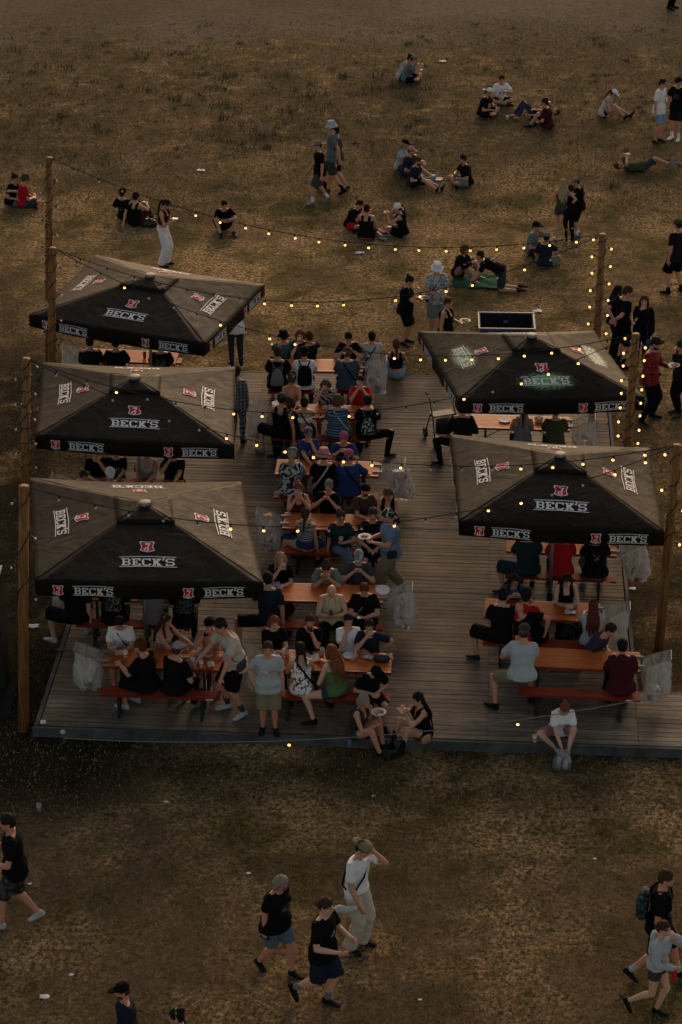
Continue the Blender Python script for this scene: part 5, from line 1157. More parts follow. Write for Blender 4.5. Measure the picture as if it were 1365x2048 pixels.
# ---- M1
p('person in black bucket hat and teal shirt on the far side of the backmost table', 567, 672, 200, 'bench', ('table', 'mouth'), ('tee', 'teal'), ('shorts', 'black'), ('short', 'dark'), ('bucket', 'black'), bench=('M1', 'f'), group=G2)
a = p('woman with short red hair and sunglasses on her head holding up a cup', 601, 671, 350, 'bench', ('table', 'chin'), ('tee', 'dgrey'), ('long', 'black'), ('bob', 'red'), ('sunglasses', 'black'), bench=('M1', 'f'), group=G2, skin='p')
held(a, 1, 'cup', 'cup held by the short red haired woman at the backmost table', (0, 0, -.05))
p('dark shirted person hidden behind the red haired woman at the backmost table', 619, 678, 195, 'bench', ('table', 'table'), ('tee', 'offblack'), ('shorts', 'black'), ('short', 'brown'), bench=('M1', 'f'), group=G2)
a = p('man in black tee with pale skull print, wearing a grey drawstring bag', 556, 695, 178, 'rightleg', ('table', 'table'), ('tee', 'black'), ('loose', 'black'), ('short', 'brown'), bench=('M1', 'n'), group=G2, print_=('back', 'grey', .11), shoes='grey', fat=1.08)
worn_bag(a, 'drawstring', 'grey drawstring bag on the back of a black tee, backmost table', 'grey')
a = p('person in white printed tee and black cap with a black backpack', 609, 694, 182, 'bench', ('table', 'table'), ('tee', 'white'), ('long', 'black'), ('short', 'black'), ('cap', 'black'), bench=('M1', 'n'), group=G2, print_=('back', 'black', .12))
worn_bag(a, 'backpack', 'black backpack over a white tee at the backmost table', 'black')
p('black haired man in black tee with elbows on the backmost table, facing camera', 698, 675, 0, 'bench', ('clasp', 'clasp'), ('tee', 'black'), ('long', 'black'), ('bowl', 'black'), bench=('M1', 'f'), group=G2, nod=16, fat=1.08)
a = p('man in slate tee with thin strap, back to camera at the backmost table', 695, 699, 180, 'bench', ('table', 'table'), ('tee', 'slate'), ('long', 'black'), ('short', 'lbrown'), bench=('M1', 'n'), group=G2, fat=1.1)
worn_bag(a, 'cross', 'small black bag on a thin strap across the slate tee', 'black')
a = p('person in white tee with black crossed straps, turned away on the far bench', 745, 679, 182, 'bench', ('table', 'table'), ('tee', 'lgrey'), ('long', 'black'), ('short', 'black'), bench=('M1', 'f'), group=G2)
worn_bag(a, 'cross', 'black crossed strap bag on the white tee at the far bench', 'black', side=-1)
p('woman in black crop top and pale jeans sitting on the back edge of the deck', 793, 690, 182, 'edge', ('lap', 'lap'), ('crop', 'black'), ('wide', 'ldenim'), ('pony', 'auburn'), z=DZ, lean=4, group=G1)
# ---- M2
p('woman in tan top with brown hair on the far bench at the second table', 583, 763, 5, 'bench', ('tablec', 'tablec'), ('tank', 'tan'), ('shorts', 'denim'), ('bun', 'brown'), bench=('M2', 'f'), group=G2, nod=26)
p('woman in black and white patterned shirt resting her face in one hand', 652, 771, 0, 'bench', ('tablec', 'brow'), ('tee', ('black', 'lgrey', 'zebra')), ('shorts', 'black'), ('bob', 'lbrown'), bench=('M2', 'f'), group=G2, nod=24)
a = p('man in red tee drinking from a clear cup at the second table', 721, 762, 0, 'bench', ('mouth', 'mouth'), ('tee', 'red'), ('shorts', 'black'), ('short', 'dark'), bench=('M2', 'f'), group=G2)
held(a, 0, 'cup', 'clear cup at the mouth of the red tee man', (-.04, 0, -.02), 'lgrey')
p('man in dark cap and black tank top next to the glasses wearing woman', 564, 798, 168, 'leftleg', ('table', 'table'), ('tank', 'black'), ('loose', 'black'), ('short', 'dark'), ('cap', 'dgrey'), bench=('M2', 'n'), group=G2, fat=1.05, shoes='grey')
p('woman with glasses and brown hair in a black tank top, in profile left, arm hanging', 579, 796, 255, 'bench', ('down', 'lap'), ('tank', 'black'), ('long', 'black'), ('bob', 'brown'), bench=('M2', 'n'), group=G2, glasses=True)
a = p('woman with bare back in white bandeau top and black strap', 609, 806, 182, 'bench', ('table', 'table'), ('bandeau', 'white'), ('long', 'ddenim'), ('lowbun', 'dark'), bench=('M2', 'n'), group=G2)
worn_bag(a, 'cross', 'black strap bag across the bare back of the bandeau wearer', 'black')
a = p('woman in turquoise striped tee, back to camera at the second table', 676, 799, 180, 'bench', ('table', 'table'), ('tee', ('sky', 'dteal', 'stripe')), ('long', 'denim'), ('bob', 'lbrown'), bench=('M2', 'n'), group=G2, fat=1.15)
worn_bag(a, 'cross', 'pale strap bag across the turquoise striped tee', 'teal', 'lgrey')
a = p('person in black tee with black and white drawstring bag, right end of the second table', 736, 801, 180, 'rightleg', ('table', 'table'), ('tee', 'black'), ('long', 'black'), ('short', 'black'), bench=('M2', 'n'), group=G2, fat=1.1)
worn_bag(a, 'drawstring', 'black and white drawstring bag at the right end of the second table', ('offblack', 'lgrey', 'print'))
# ---- M3
p('man in blue football jersey and camouflage cap, hand on chin', 617, 866, 8, 'bench', ('chin', 'tablec'), ('tee', 'royal'), ('shorts', 'navy'), ('short', 'brown'), ('cap', ('grey', 'dgrey', 'camo')), bench=('M3', 'f'), group=G2, print_=('front', 'lgrey', .045), fat=1.06)
p('man in blue shirt and pink bandana facing camera with hands clasped', 688, 876, 355, 'bench', ('clasp', 'clasp'), ('tee', 'royal'), ('shorts', 'navy'), ('short', 'brown'), ('bandana', 'magenta'), bench=('M3', 'f'), group=G2, fat=1.05)
p('woman in black and white swirl shirt with a green cap turned to the right', 584, 905, 176, 'bench', ('tablec', 'table'), ('tee', ('offblack', 'lgrey', 'zebra')), ('long', 'denim'), ('pony', 'blond'), ('cap', 'sage', 95), bench=('M3', 'n'), group=G2, fat=1.2)
a = p('person in pink bucket hat and black tee with a beige strap, back to camera', 648, 909, 182, 'bench', ('table', 'table'), ('tee', 'black'), ('long', 'black'), ('short', 'brown'), ('bucket', 'pink'), bench=('M3', 'n'), group=G2, fat=1.08)
worn_bag(a, 'cross', 'beige strap bag across the pink bucket hat wearer’s back', 'grey', 'beige', side=-1)
a = p('man in blue tee and pink bandana with his back to the camera', 698, 905, 182, 'bench', ('table', 'tablew'), ('tee', 'royal'), ('long', 'black'), ('short', 'dark'), ('bandana', 'magenta'), bench=('M3', 'n'), group=G2, fat=1.15)
worn_bag(a, 'cross', 'black strap bag across the blue tee with pink bandana', 'black')
# ---- M4
a = p('woman with red hair bun and rust tank top holding a cup', 597, 977, 5, 'bench', ('mouth', 'mouth'), ('tank', 'brown'), ('shorts', 'black'), ('bun', 'red'), bench=('M4', 'f'), group=G2, skin='r')
held(a, 0, 'cup', 'clear cup held by the red bun woman', (-.05, 0, -.03), 'lgrey')
p('grey haired man in black tee with clasped hands, looking left', 658, 971, 345, 'bench', ('clasp', 'clasp'), ('tee', 'black'), ('long', 'black'), ('tuft', 'grey'), bench=('M4', 'f'), group=G2, skin='r')
p('man with black cap turned backwards and beard in a brown tee, looking right', 731, 980, 20, 'bench', ('tablec', 'table'), ('tee', 'brown'), ('shorts', 'black'), ('short', 'dark'), ('cap', 'black', 160), bench=('M4', 'f'), group=G2, beard=True, look=20)
p('woman in black tank top with a red neck scarf and braided hair', 776, 988, 345, 'bench', ('tablec', 'tablec'), ('tank', 'black'), ('long', 'maroon'), ('braids', 'lbrown'), bench=('M4', 'f'), group=G2, nod=22, print_=('front', 'red', .05))
a = p('woman with long ponytail in white striped top and long blue skirt, back to camera', 611, 1029, 165, 'leftleg', ('table', 'down'), ('crop', ('lgrey', 'dgrey', 'stripe')), ('skirt', 'royal', 1.3), ('pony', 'brown'), bench=('M4', 'n'), group=G2, look=10)
worn_bag(a, 'cross', 'grey strap bag with pale pouch beside the blue skirt', 'lgrey', 'grey', side=-1)
a = p('woman with glasses in dark teal top and blue jeans with a cup', 682, 1034, 8, 'crossk', ('plap', 'down'), ('tee', 'dteal'), ('long', 'denim'), ('bun', 'brown'), bench=('M4', 'n'), group=G2, glasses=True, look=12)
held(a, 0, 'cup', 'clear cup in the lap of the glasses wearing woman in jeans', (0, 0, -.02), 'lgrey')
a = p('young man in black tee and shorts sitting beside the cargo trousers man', 746, 1027, 0, 'bench', ('lap', 'lap'), ('tee', 'black'), ('shorts', 'black'), ('bowl', 'brown'), bench=('M4', 'n'), group=G2, print_=('front', 'grey', .05))
a = p('man in light blue polo, spotted bandana and khaki cargo trousers carrying pizza', 776, 1031, 285, 'walk', ('hold', 'hold'), ('tee', 'sky'), ('cargo', 'khaki'), ('short', 'dark'), ('bandana', ('black', 'lgrey', 'floral')), z=DZ, fy=1190, fat=1.12, shoes='lgrey', group=G3, skin='r', nod=12)
held(a, 1, 'pizza', 'plate of pizza carried by the light blue polo man', (-.05, -.03, .03)); worn_bag(a, 'cross', 'tan strap bag across the light blue polo', 'dkbrown', 'khaki', side=-1)
# ---- M5
p('blonde woman in black top with hand at her mouth', 561, 1117, 5, 'bench', ('tablec', 'mouth'), ('tee', 'black'), ('long', 'black'), ('long', 'blond'), bench=('M5', 'f'), group=G2, skin='p', look=10)
a = p('man in navy tee from behind at the left end of the half empty table', 536, 1146, 205, 'straddle', ('reach', 'down'), ('tee', 'navy'), ('loose', 'black'), ('short', 'black'), bench=('M5', 'n'), group=G2, twist=-25)
a = p('woman in sage tee bent over a burger', 653, 1135, 0, 'bench', ('mouth', 'mouth'), ('tee', 'sage'), ('shorts', 'black'), ('bun', 'brown'), bench=('M5', 'f'), group=G2, nod=28, fat=1.25)
held(a, 0, 'burger', 'burger held by the sage tee woman', (-.04, -.04, 0))
p('man in camouflage cap and grey tee with clasped hands raised', 718, 1114, 355, 'bench', ('clasp', 'clasp'), ('tee', 'dgrey'), ('shorts', 'grey'), ('short', 'dark'), ('cap', ('lgrey', 'grey', 'camo')), bench=('M5', 'f'), group=G2, nod=14)
a = p('person with shaved grey head in yellow tank top, looking into the lap', 664, 1182, 2, 'bench', ('plap', 'plap'), ('tank', 'yellow'), ('long', 'black'), ('shaved', 'grey'), bench=('M5', 'n'), group=G2, fat=1.2, nod=30, skin='p')
held(a, 1, 'can', 'small tray of food in the lap of the yellow tank top person', (-.05, 0, -.03), 'brown')
a = p('balding man in black polo with small white crest, reading his phone', 729, 1178, 358, 'bench', ('plap', 'plap'), ('tee', 'black'), ('long', 'black'), ('short', 'auburn'), bench=('M5', 'n'), group=G2, fat=1.2, nod=30)
held(a, 0, 'phone', 'phone in the hands of the black polo man', (-.05, -.02, .02)); worn_bag(a, 'cross', 'grey lanyard bag across the black polo', 'black', 'grey')
# ---- M6
a = p('woman with short orange hair in black tee eating from a tub', 549, 1245, 15, 'bench', ('tablec', 'tablec'), ('tee', 'black'), ('long', 'black'), ('bob', 'red'), bench=('M6', 'f'), group=G2, skin='p', nod=14)
held(a, 0, 'bowl', 'small white tub before the orange haired woman', (0, -.05, -.02))
a = p('bearded man in black tee holding a cup, facing camera', 620, 1243, 355, 'bench', ('chin', 'tablec'), ('tee', 'black'), ('long', 'black'), ('short', 'brown'), bench=('M6', 'f'), group=G2, beard=True)
prop('cup', 'clear cup by the bearded man in black tee', at(634, 1292, DZ + TZ) , 'lgrey')
p('man in white tee resting chin on his hand', 697, 1240, 8, 'bench', ('tablec', 'chin'), ('tee', 'white'), ('shorts', 'black'), ('short', 'dark'), bench=('M6', 'f'), group=G2)
p('man in navy tee with elbow out, right of the white tee man', 739, 1253, 350, 'bench', ('elbowout', 'mouth'), ('tee', 'navy'), ('shorts', 'black'), ('short', 'dark'), bench=('M6', 'f'), group=G2, look=12)
a = p('man standing in grey tee with red chest stripe and khaki shorts, looking at the camera', 536, 1298, 2, 'stand', ('down', 'pocket'), ('tee', 'lgrey'), ('loose', 'khaki'), ('short', 'brown'), z=DZ, fy=1463, fat=1.06, nod=0, group=G3, skin='r')
for lo, hi, cc in ((-.125, .0, 'white'), (.0, .125, 'red')):   # printed bar across his chest: white half, red half
    st_ = MB(); F_ = a['F']; c_ = F_['pos'](.30); rg = []
    for k_ in range(7):
        x_ = lo + (hi - lo) * k_ / 6; y_ = .150 * a['fat'] * math.sqrt(max(.05, 1 - (x_ / (.19 * a['fat'])) ** 2)); rg.append((c_ + Fl(F_['Rc'], x_, y_, 0)) * a['k'])
    st_.tube(rg, .009, 6, flat=.4); st_.build('chest_stripe', cloth(cc), a['root'])
a = p('woman with dark braids in white floral top and pale shorts, back to camera', 601, 1299, 188, 'bench', ('table', 'table'), ('tank', ('white', 'olive', 'floral')), ('hot', 'lgrey'), ('braids', 'dark'), bench=('M6', 'n'), group=G2)
worn_bag(a, 'cross', 'black strap bag with a dark purple pouch on the white floral top', 'maroon', 'black')
p('woman with long curly red hair in green top and denim shorts', 663, 1303, 215, 'leftleg', ('lap', 'table'), ('tank', 'green'), ('hot', 'ddenim'), ('curly', 'red'), bench=('M6', 'n'), group=G2, skin='p', locks=0)
p('person in black tee and black cap slumped forward at the right end of the bench', 752, 1345, 20, 'bench', ('lap', 'lap'), ('tee', 'black'), ('shorts', 'offblack'), ('short', 'dark'), ('cap', 'black'), bench=('M6', 'n'), group=G2, nod=34)
a = p('blonde woman in dark patterned top sitting on the deck edge with pizza', 728, 1402, 65, 'edge', ('eat', 'gplate'), ('tank', ('black', 'brown', 'floral')), ('hot', 'ddenim'), ('bob', 'ash'), z=DZ, lean=14, group=G1, skin='r')
held(a, 0, 'pizza', 'white plate of pizza held by the blonde woman at the deck edge', (.03, 0, .0))
a = p('woman with long black hair and tall boots eating pizza at the deck edge', 836, 1399, 290, 'edge', ('eat', 'eat'), ('tank', 'black'), ('hot', 'black'), ('long', 'black'), z=DZ, lean=10, group=G1, boots=.22, locks=0)
held(a, 1, 'slice', 'pizza slice held by the black haired woman at the deck edge'); worn_bag(a, 'cross', 'shiny gold bag at the hip of the black haired woman', 'tan', 'black', side=-1)
prop('bottle', 'light blue bottle standing by the deck edge next to the blonde woman', at(700, 1494, 0), 'sky')
# ---- LB
a = p('man in white tee with dark strap looking down at his phone, front left table', 240, 1246, 2, 'bench', ('tablec', 'tablec'), ('tee', 'white'), ('shorts', 'black'), ('short', 'black'), bench=('LB', 'f'), group=G2, nod=26)
worn_bag(a, 'cross', 'dark strap bag across the white tee at the front left table', 'maroon', 'black', side=-1)
p('woman with long wavy brown hair and bare shoulders, reaching right', 333, 1241, 60, 'bench', ('reach', 'tablec'), ('bandeau', 'cream'), ('shorts', 'denim'), ('long', 'brown'), bench=('LB', 'f'), group=G2, hat=('band', 'yellow'))
a = p('shirtless bearded man in a black cap turned backwards, hand at his mouth', 419, 1248, 350, 'bench', ('tablew', 'mouth'), ('none', 'black'), ('shorts', 'black'), ('short', 'black'), ('cap', 'black', 180), bench=('LB', 'f'), group=G2, skin='r', beard=True, fat=1.08)
a = p('man in beige grey tee and black striped shorts leaning over the front left table', 441, 1252, 300, 'leanover', ('tablew', 'reach'), ('tee', 'beige'), ('loose', 'black'), ('short', 'dark'), z=DZ, fy=1440, lean=24, shoes='lgrey', socks='dgrey', group=G3, skin='r', nod=10)
worn_bag(a, 'cross', 'grey strap bag across the beige tee of the leaning man', 'dgrey', 'grey', side=-1)
a = p('person in black tee and sunglasses, hand at the chin, red pouch at the side', 281, 1293, 235, 'bench', ('table', 'chin'), ('tee', 'black'), ('loose', 'black'), ('bun', 'auburn'), ('sunglasses', 'tan'), bench=('LB', 'n'), group=G2, fat=1.15, shoes='lgrey')
prop('bag', 'x', (0, 0, -50)) if False else None
a = p('person in pink cap and black clothes sitting at the front left table, turned right', 356, 1298, 150, 'bench', ('table', 'lap'), ('tee', 'black'), ('long', 'black'), ('short', 'brown'), ('cap', 'lpink'), bench=('LB', 'n'), group=G2, fat=1.15, shoes='grey')
# ---- L3
p('person in black shorts at the left end under the largest parasol, bare leg stretched left', 150, 1150, 182, 'leftleg', ('table', 'down'), ('tee', 'black'), ('loose', 'black'), ('short', 'dark'), bench=('L3', 'n'), group=G2, fat=1.15, shoes='lgrey')
p('person in black tee with pale speckled back print under the largest parasol', 228, 1150, 178, 'bench', ('table', 'table'), ('tee', 'black'), ('long', 'black'), ('short', 'dark'), bench=('L3', 'n'), group=G2, print_=('back', 'grey', .13), fat=1.1)
p('person in grey shirt with back to camera beside the pole of the largest parasol', 308, 1150, 182, 'bench', ('table', 'table'), ('tee', 'grey'), ('long', 'black'), ('short', 'dark'), bench=('L3', 'n'), group=G2)
p('person in black tee with a colourful graphic on the back, right under the largest parasol', 368, 1150, 182, 'bench', ('table', 'table'), ('tee', 'black'), ('long', 'black'), ('short', 'brown'), bench=('L3', 'n'), group=G2, print_=('back', 'teal', .13))
# ---- L2
p('person in dark tee eating, left of the gap between the two nearer left parasols', 192, 905, 5, 'bench', ('mouth', 'tablec'), ('tee', 'black'), ('long', 'black'), ('short', 'dark'), bench=('L2', 'f'), group=G2)
p('person in black tee with white letters facing camera between the left parasols', 232, 903, 0, 'bench', ('tablec', 'tablec'), ('tee', 'black'), ('long', 'black'), ('short', 'dark'), bench=('L2', 'f'), group=G2, print_=('front', 'lgrey', .08))
p('person in grey tank top facing camera between the left parasols', 294, 905, 0, 'bench', ('tablec', 'table'), ('tank', 'lgrey'), ('long', 'black'), ('short', 'dark'), bench=('L2', 'f'), group=G2)
p('broad person in black tee at the right of the gap between the left parasols', 348, 903, 350, 'bench', ('table', 'mouth'), ('tee', 'black'), ('long', 'black'), ('short', 'dark'), bench=('L2', 'f'), group=G2, fat=1.2)
p('dark haired child with face turned to camera in the gap between the left parasols', 168, 948, 20, 'bench', ('lap', 'lap'), ('tee', 'black'), ('long', 'black'), ('short', 'brown'), bench=('L2', 'n'), group=G2, k=.92)
p('person in white cap facing camera in the gap between the left parasols', 221, 943, 10, 'bench', ('lap', 'lap'), ('tee', 'black'), ('long', 'black'), ('short', 'black'), ('cap', 'white'), bench=('L2', 'n'), group=G2)
# ---- R1
p('person in dark jacket at the left end of the table under the green sprayed parasol', 925, 815, 180, 'leftleg', ('table', 'lap'), ('long', 'offblack'), ('long', 'black'), ('short', 'dark'), bench=('R1', 'n'), group=G2, hat=('cap', 'black'))
p('woman in grey tank top, back to camera, under the green sprayed parasol', 1046, 812, 180, 'bench', ('table', 'table'), ('tank', 'grey'), ('long', 'black'), ('pony', 'black'), bench=('R1', 'n'), group=G2)
p('person in olive tee, back to camera, under the green sprayed parasol', 1112, 815, 178, 'bench', ('table', 'table'), ('tee', 'olive'), ('long', 'black'), ('short', 'brown'), bench=('R1', 'n'), group=G2)
prop('bowl', 'bowl of food on the table under the green sprayed parasol', at(1078, 843, DZ + TZ))
# ---- R2
p('person in dark teal shirt, leftmost below the front right parasol, back to camera', 1056, 1058, 182, 'leftleg', ('table', 'table'), ('tee', 'dteal'), ('loose', 'dteal'), ('short', 'dark'), bench=('R2', 'n'), group=G2, fat=1.15)
p('person in bright red shirt, back to camera below the front right parasol', 1124, 1060, 180, 'bench', ('table', 'table'), ('tee', 'red'), ('long', 'ddenim'), ('short', 'dark'), bench=('R2', 'n'), group=G2, fat=1.1)
p('person in black tee with small red and white back print below the front right parasol', 1193, 1062, 180, 'bench', ('table', 'table'), ('tee', 'black'), ('loose', 'grey'), ('short', 'dark'), bench=('R2', 'n'), group=G2, fat=1.1, print_=('back', 'rose', .05), shoes='grey', socks='beige')
# ---- R3
p('woman with glasses and dark hair, hands before her mouth, blue tee', 1029, 1161, 10, 'bench', ('clasp', 'clasp'), ('tee', 'blue'), ('long', 'black'), ('long', 'dark'), bench=('R3', 'f'), group=G2, glasses=True)
p('woman with long dark hair in black tank top, both bare arms on the table', 1135, 1161, 5, 'bench', ('tablec', 'tablec'), ('tank', 'black'), ('long', 'black'), ('long', 'dark'), bench=('R3', 'f'), group=G2, nod=20, skin='p')
p('man in black tee from behind, left of the bald man', 1006, 1190, 176, 'leftleg', ('table', 'down'), ('tee', 'black'), ('loose', 'black'), ('short', 'black'), bench=('R3', 'n'), group=G2, fat=1.15, shoes='offblack')
p('man in red hooded top and black cap, behind the bald man', 1052, 1190, 172, 'bench', ('tablec', 'table'), ('hoodie', 'red'), ('long', 'black'), ('short', 'dark'), ('cap', 'black', 190), bench=('R3', 'n'), group=G2)
p('bald man in black tee leaning to the left, elbow out', 1040, 1234, 190, 'bench', ('elbowout', 'elbowout'), ('tee', 'black'), ('long', 'ddenim'), ('bald', 'grey'), bench=('R3', 'n'), group=G2, skin='r', fat=1.12, side=40, twist=-25, nod=24, k=.98)
p('woman with very long dark red hair over a white tee, back to camera', 1187, 1213, 178, 'bench', ('table', 'table'), ('tee', 'lgrey'), ('long', 'black'), ('long', 'auburn'), bench=('R3', 'n'), group=G2, locks=0)
p('person in dark purple shirt looking right from behind the maroon hoodie', 1222, 1261, 60, 'bench', ('lap', 'lap'), ('tee', 'purple'), ('long', 'black'), ('short', 'dark'), bench=('R4', 'f'), group=G2, nod=10)
prop('napkin', 'crumpled napkin on the table of the black tank top woman', at(1141, 1226, DZ + TZ)); prop('cup', 'clear cup on the table beside the black tank top woman', at(1152, 1216, DZ + TZ), 'lgrey')
bb = thing('backpack', 'black backpack under the bench between two diners, right side', 'backpack', at(1129, 1292, DZ)); m = MB(); m.loft([((0, 0, z_), (a_, 0, 0), (0, b_, 0)) for z_, a_, b_ in ((0, .15, .10), (.04, .19, .13), (.30, .17, .12), (.42, .10, .06))], 14); m.build('body', mat('bag_black', (.012, .012, .013), .5), bb, smooth=True); m = MB(); m.tube([(-.05, -.06, .41), (0, -.07, .47), (.05, -.06, .41)], .01, 6); m.build('handle', M_metal, bb)
# ---- R4
a = p('man in pale grey tee and grey cap straddling the bench end, right side', 1049, 1262, 172, 'leftleg', ('tablew', 'tablec'), ('tee', 'lgrey'), ('shorts', 'khaki'), ('short', 'brown'), ('cap', 'dgrey', 180), bench=('R4', 'n'), group=G2, fat=1.12, skin='r', hp=.67, k=1.03)
p('person in dark maroon hoodie with bright red collar, right end of the front right bench', 1245, 1290, 180, 'bench', ('table', 'table'), ('hoodie', 'maroon'), ('long', 'black'), ('short', 'black'), bench=('R4', 'n'), group=G2, fat=1.1, hat=None)
p('person in white tee and pink shorts sitting on the front deck edge tying a shoe', 1130, 1418, 5, 'edgew', ('shoe', 'shoe'), ('tee', 'white'), ('shorts', 'rose'), ('bun', 'red'), z=DZ, lean=30, nod=24, shoes='lgrey', group=G1, skin='p')
db = thing('drawstring_bag', 'clear drawstring bag with bottles inside standing before the shoe tying person', 'bag', at(1124, 1538, 0) + Vector((0, 0, 0))); m = MB(); m.loft([((0, 0, z_), (a_, 0, 0), (0, b_, 0)) for z_, a_, b_ in ((.0, .12, .07), (.03, .155, .10), (.18, .15, .10), (.30, .10, .06), (.36, .05, .03))], 16); m.build('sack', mat('grey_translucent', (.30, .33, .35), .3, alpha=.38, bump=.03, bscale=9), db, smooth=True)
m = MB(); m.tube([(-.06, 0, .03), (-.05, 0, .22)], .035, 8); m.tube([(.05, -.02, .03), (.06, 0, .17)], .04, 8, 1); m.ball((0, .02, .16), (.05, .04, .06), mi=2); m.build('contents', [mat('pale_can', (.5, .5, .5), .4), mat('white_packet', (.6, .6, .58), .6), mat('red_packet', (.3, .05, .04), .6)], db, smooth=True); m = MB(); m.tube([(-.04, 0, .35), (-.18, -.02, .2), (-.16, -.06, .0), (-.08, -.14, .01)], .006, 5); m.tube([(.04, 0, .35), (.18, -.02, .22), (.15, -.04, .02)], .006, 5); m.build('drawstring', M_cable, db)
prop('cup', 'plastic cup with red drink left on the front deck boards', at(1070, 1484, DZ), 'white')
# ---- foreground walkers
p('man walking off the left edge in black tee and camouflage shorts', 15, 1645, 275, 'walk', ('bent', 'bent'), ('tee', 'black'), ('loose', ('dgrey', 'black', 'camo')), ('short', 'dark'), fy=1860, shoes='lgrey', group=G3, skin='r')
a = p('blond woman with glasses walking in black printed tee and denim shorts', 563, 1767, 50, 'walk', ('down', 'down'), ('tee', 'black'), ('shorts', 'denim'), ('bob', 'ash'), fy=1945, fat=1.2, glasses=True, group=G3, skin='r', lean=8, nod=20, print_=('front', 'grey', .08))
held(a, 1, 'phone', 'phone in the lowered hand of the blond walking woman', (0, 0, -.02))
a = p('woman with a bun walking in black tee and navy shorts, striped sneakers', 653, 1813, 60, 'kick', ('bent', 'bent'), ('tee', 'black'), ('loose', 'navy'), ('lowbun', 'brown'), fy=2012, group=G3, socks='grey', print_=('front', 'lgrey', .04), skin='p', fat=1.06)
a = p('young man in white tee, tan cap worn backwards and beige trousers, hand at his face', 727, 1698, 55, 'stand', ('brow', 'swingf'), ('tee', 'white'), ('wide', 'beige'), ('short', 'dark'), ('cap', 'khaki', 180), fy=1893, lean=6, nod=20, group=G3, tuck=True)
worn_bag(a, 'cross', 'thin black strap bag over the white tee of the tan cap walker', 'white', 'black')
jk = thing('garment', 'cream sleeve of a garment held between the bun woman and the tan cap man', 'garment', at(688, 1832, 1.0) + Vector((0, .1, 0))); m = MB(); m.tube([(-.16, 0, -.02), (-.06, .02, .03), (.06, .0, .02), (.16, -.02, .07)], [.05, .065, .055, .03], 12, round_=True); m.build('sleeve', mat('cream_cloth', (.5, .48, .43), .9, bump=.03, bscale=10), jk, smooth=True)
a = p('man walking with colourful backpack, black tee and black shorts at the bottom right', 1333, 1757, 80, 'stride', ('swingb', 'down'), ('tee', 'black'), ('loose', 'black'), ('short', 'brown'), fy=1958, group=G3, skin='r', socks='lgrey')
worn_bag(a, 'backpack', 'backpack with blue and yellow pattern on the bottom right man', ('black', 'teal', 'print'), 'black')
a = p('woman in grey hooded jacket and dark shorts walking at the bottom right corner', 1328, 1857, 65, 'kick', ('mouth', 'bent'), ('hoodie', 'lgrey'), ('hot', 'dgrey'), ('lowbun', 'brown'), fy=2030, fem=True, group=G3, skin='p', tuck=True)
prop('bottle', 'red bottle hanging at the hip of the grey hoodie woman', Vector(a['base']) + Vector((.20, -.22, .78)), 'red')
p('man in black cap and dark tee cut off by the bottom edge', 244, 1982, 285, 'walk', ('down', 'down'), ('tee', 'navy'), ('long', 'black'), ('short', 'brown'), ('cap', 'black'), beard=True, group=G3, skin='r')
p('dark haired woman with a hair clip, only her head in view at the bottom edge', 353, 2034, 270, 'walk', ('down', 'down'), ('tee', 'black'), ('long', 'black'), ('bun', 'black'), ('band', 'yellow'), group=G3)
# ---- things on the tables
T = DZ + TZ
for px, py, kd, cl, lb in ((230, 1303, 'cup', 'lgrey', 'clear cup nearest the left table end at the front left'), (252, 1316, 'cup', 'white', 'white cup by the black tee person’s elbow'), (386, 1330, 'cup', 'white', 'leftmost cup of the cluster at the front left table'), (398, 1318, 'cup', 'lgrey', 'tall clear cup in the middle of the cluster, front left table'),
    (403, 1335, 'cup', 'white', 'cup closest to the camera in the cluster, front left table'), (416, 1312, 'bowl', 'white', 'bowl of food before the shirtless man'), (369, 1322, 'bowl', 'white', 'yellow food by the pink cap person'), (422, 1331, 'napkin', 'cream', 'napkin under the leaning man’s arm'),
    (575, 1315, 'cup', 'lgrey', 'clear cup left of the floral top woman'), (645, 1310, 'cup', 'lgrey', 'clear cup left of the curly red hair'), (701, 1312, 'plate', 'white', 'large empty white plate on the table of the white tee man'), (724, 1305, 'slice', 'white', 'pizza slice beside the large white plate'),
    (736, 1316, 'napkin', 'lgrey', 'crumpled foil right of the large white plate'), (627, 1316, 'paper', 'cream', 'leaflet between the two clear cups'), (545, 1170, 'paper', 'lgrey', 'printed leaflet on the half empty table corner'), (629, 922, 'cup', 'lgrey', 'clear cup beside the pink bucket hat'),
    (556, 808, 'plate', 'white', 'paper plate at the left end of the second table'), (598, 812, 'napkin', 'cream', 'napkins before the tan top woman'), (722, 1052, 'napkin', 'brown', 'brown tray scrap on the table of the red scarf woman'), (322, 712, 'cup', 'white', 'cup on the table under the askew parasol'),
    (290, 716, 'cup', 'red', 'red cup on the table under the askew parasol'), (1010, 841, 'plate', 'white', 'white plate on the table below the green sprayed parasol'), (272, 943, 'cup', 'lgrey', 'cup before the grey tank top between the left parasols')):
    prop(kd, lb, at(px, py, T + .012), cl, rz=random.uniform(0, 3))
prop('phone', 'black phone lying on the table near the two clear cups', at(622, 1306, T + .02), rz=.3)
bb = thing('handbag', 'black bag on the right end of the table with the white plate', 'bag', at(764, 1322, T)); m = MB(); m.loft([((0, 0, z_), (a_, 0, 0), (0, b_, 0)) for z_, a_, b_ in ((.01, .12, .08), (.03, .14, .10), (.10, .12, .08), (.13, .07, .04))], 12); m.build('body', mat('bag_black', (.012, .012, .013), .5), bb, smooth=True); m = MB(); m.tube([(.10, 0, .08), (.17, -.03, .04), (.175, -.10, -.08)], .012, 6); m.build('strap', M_cable, bb)
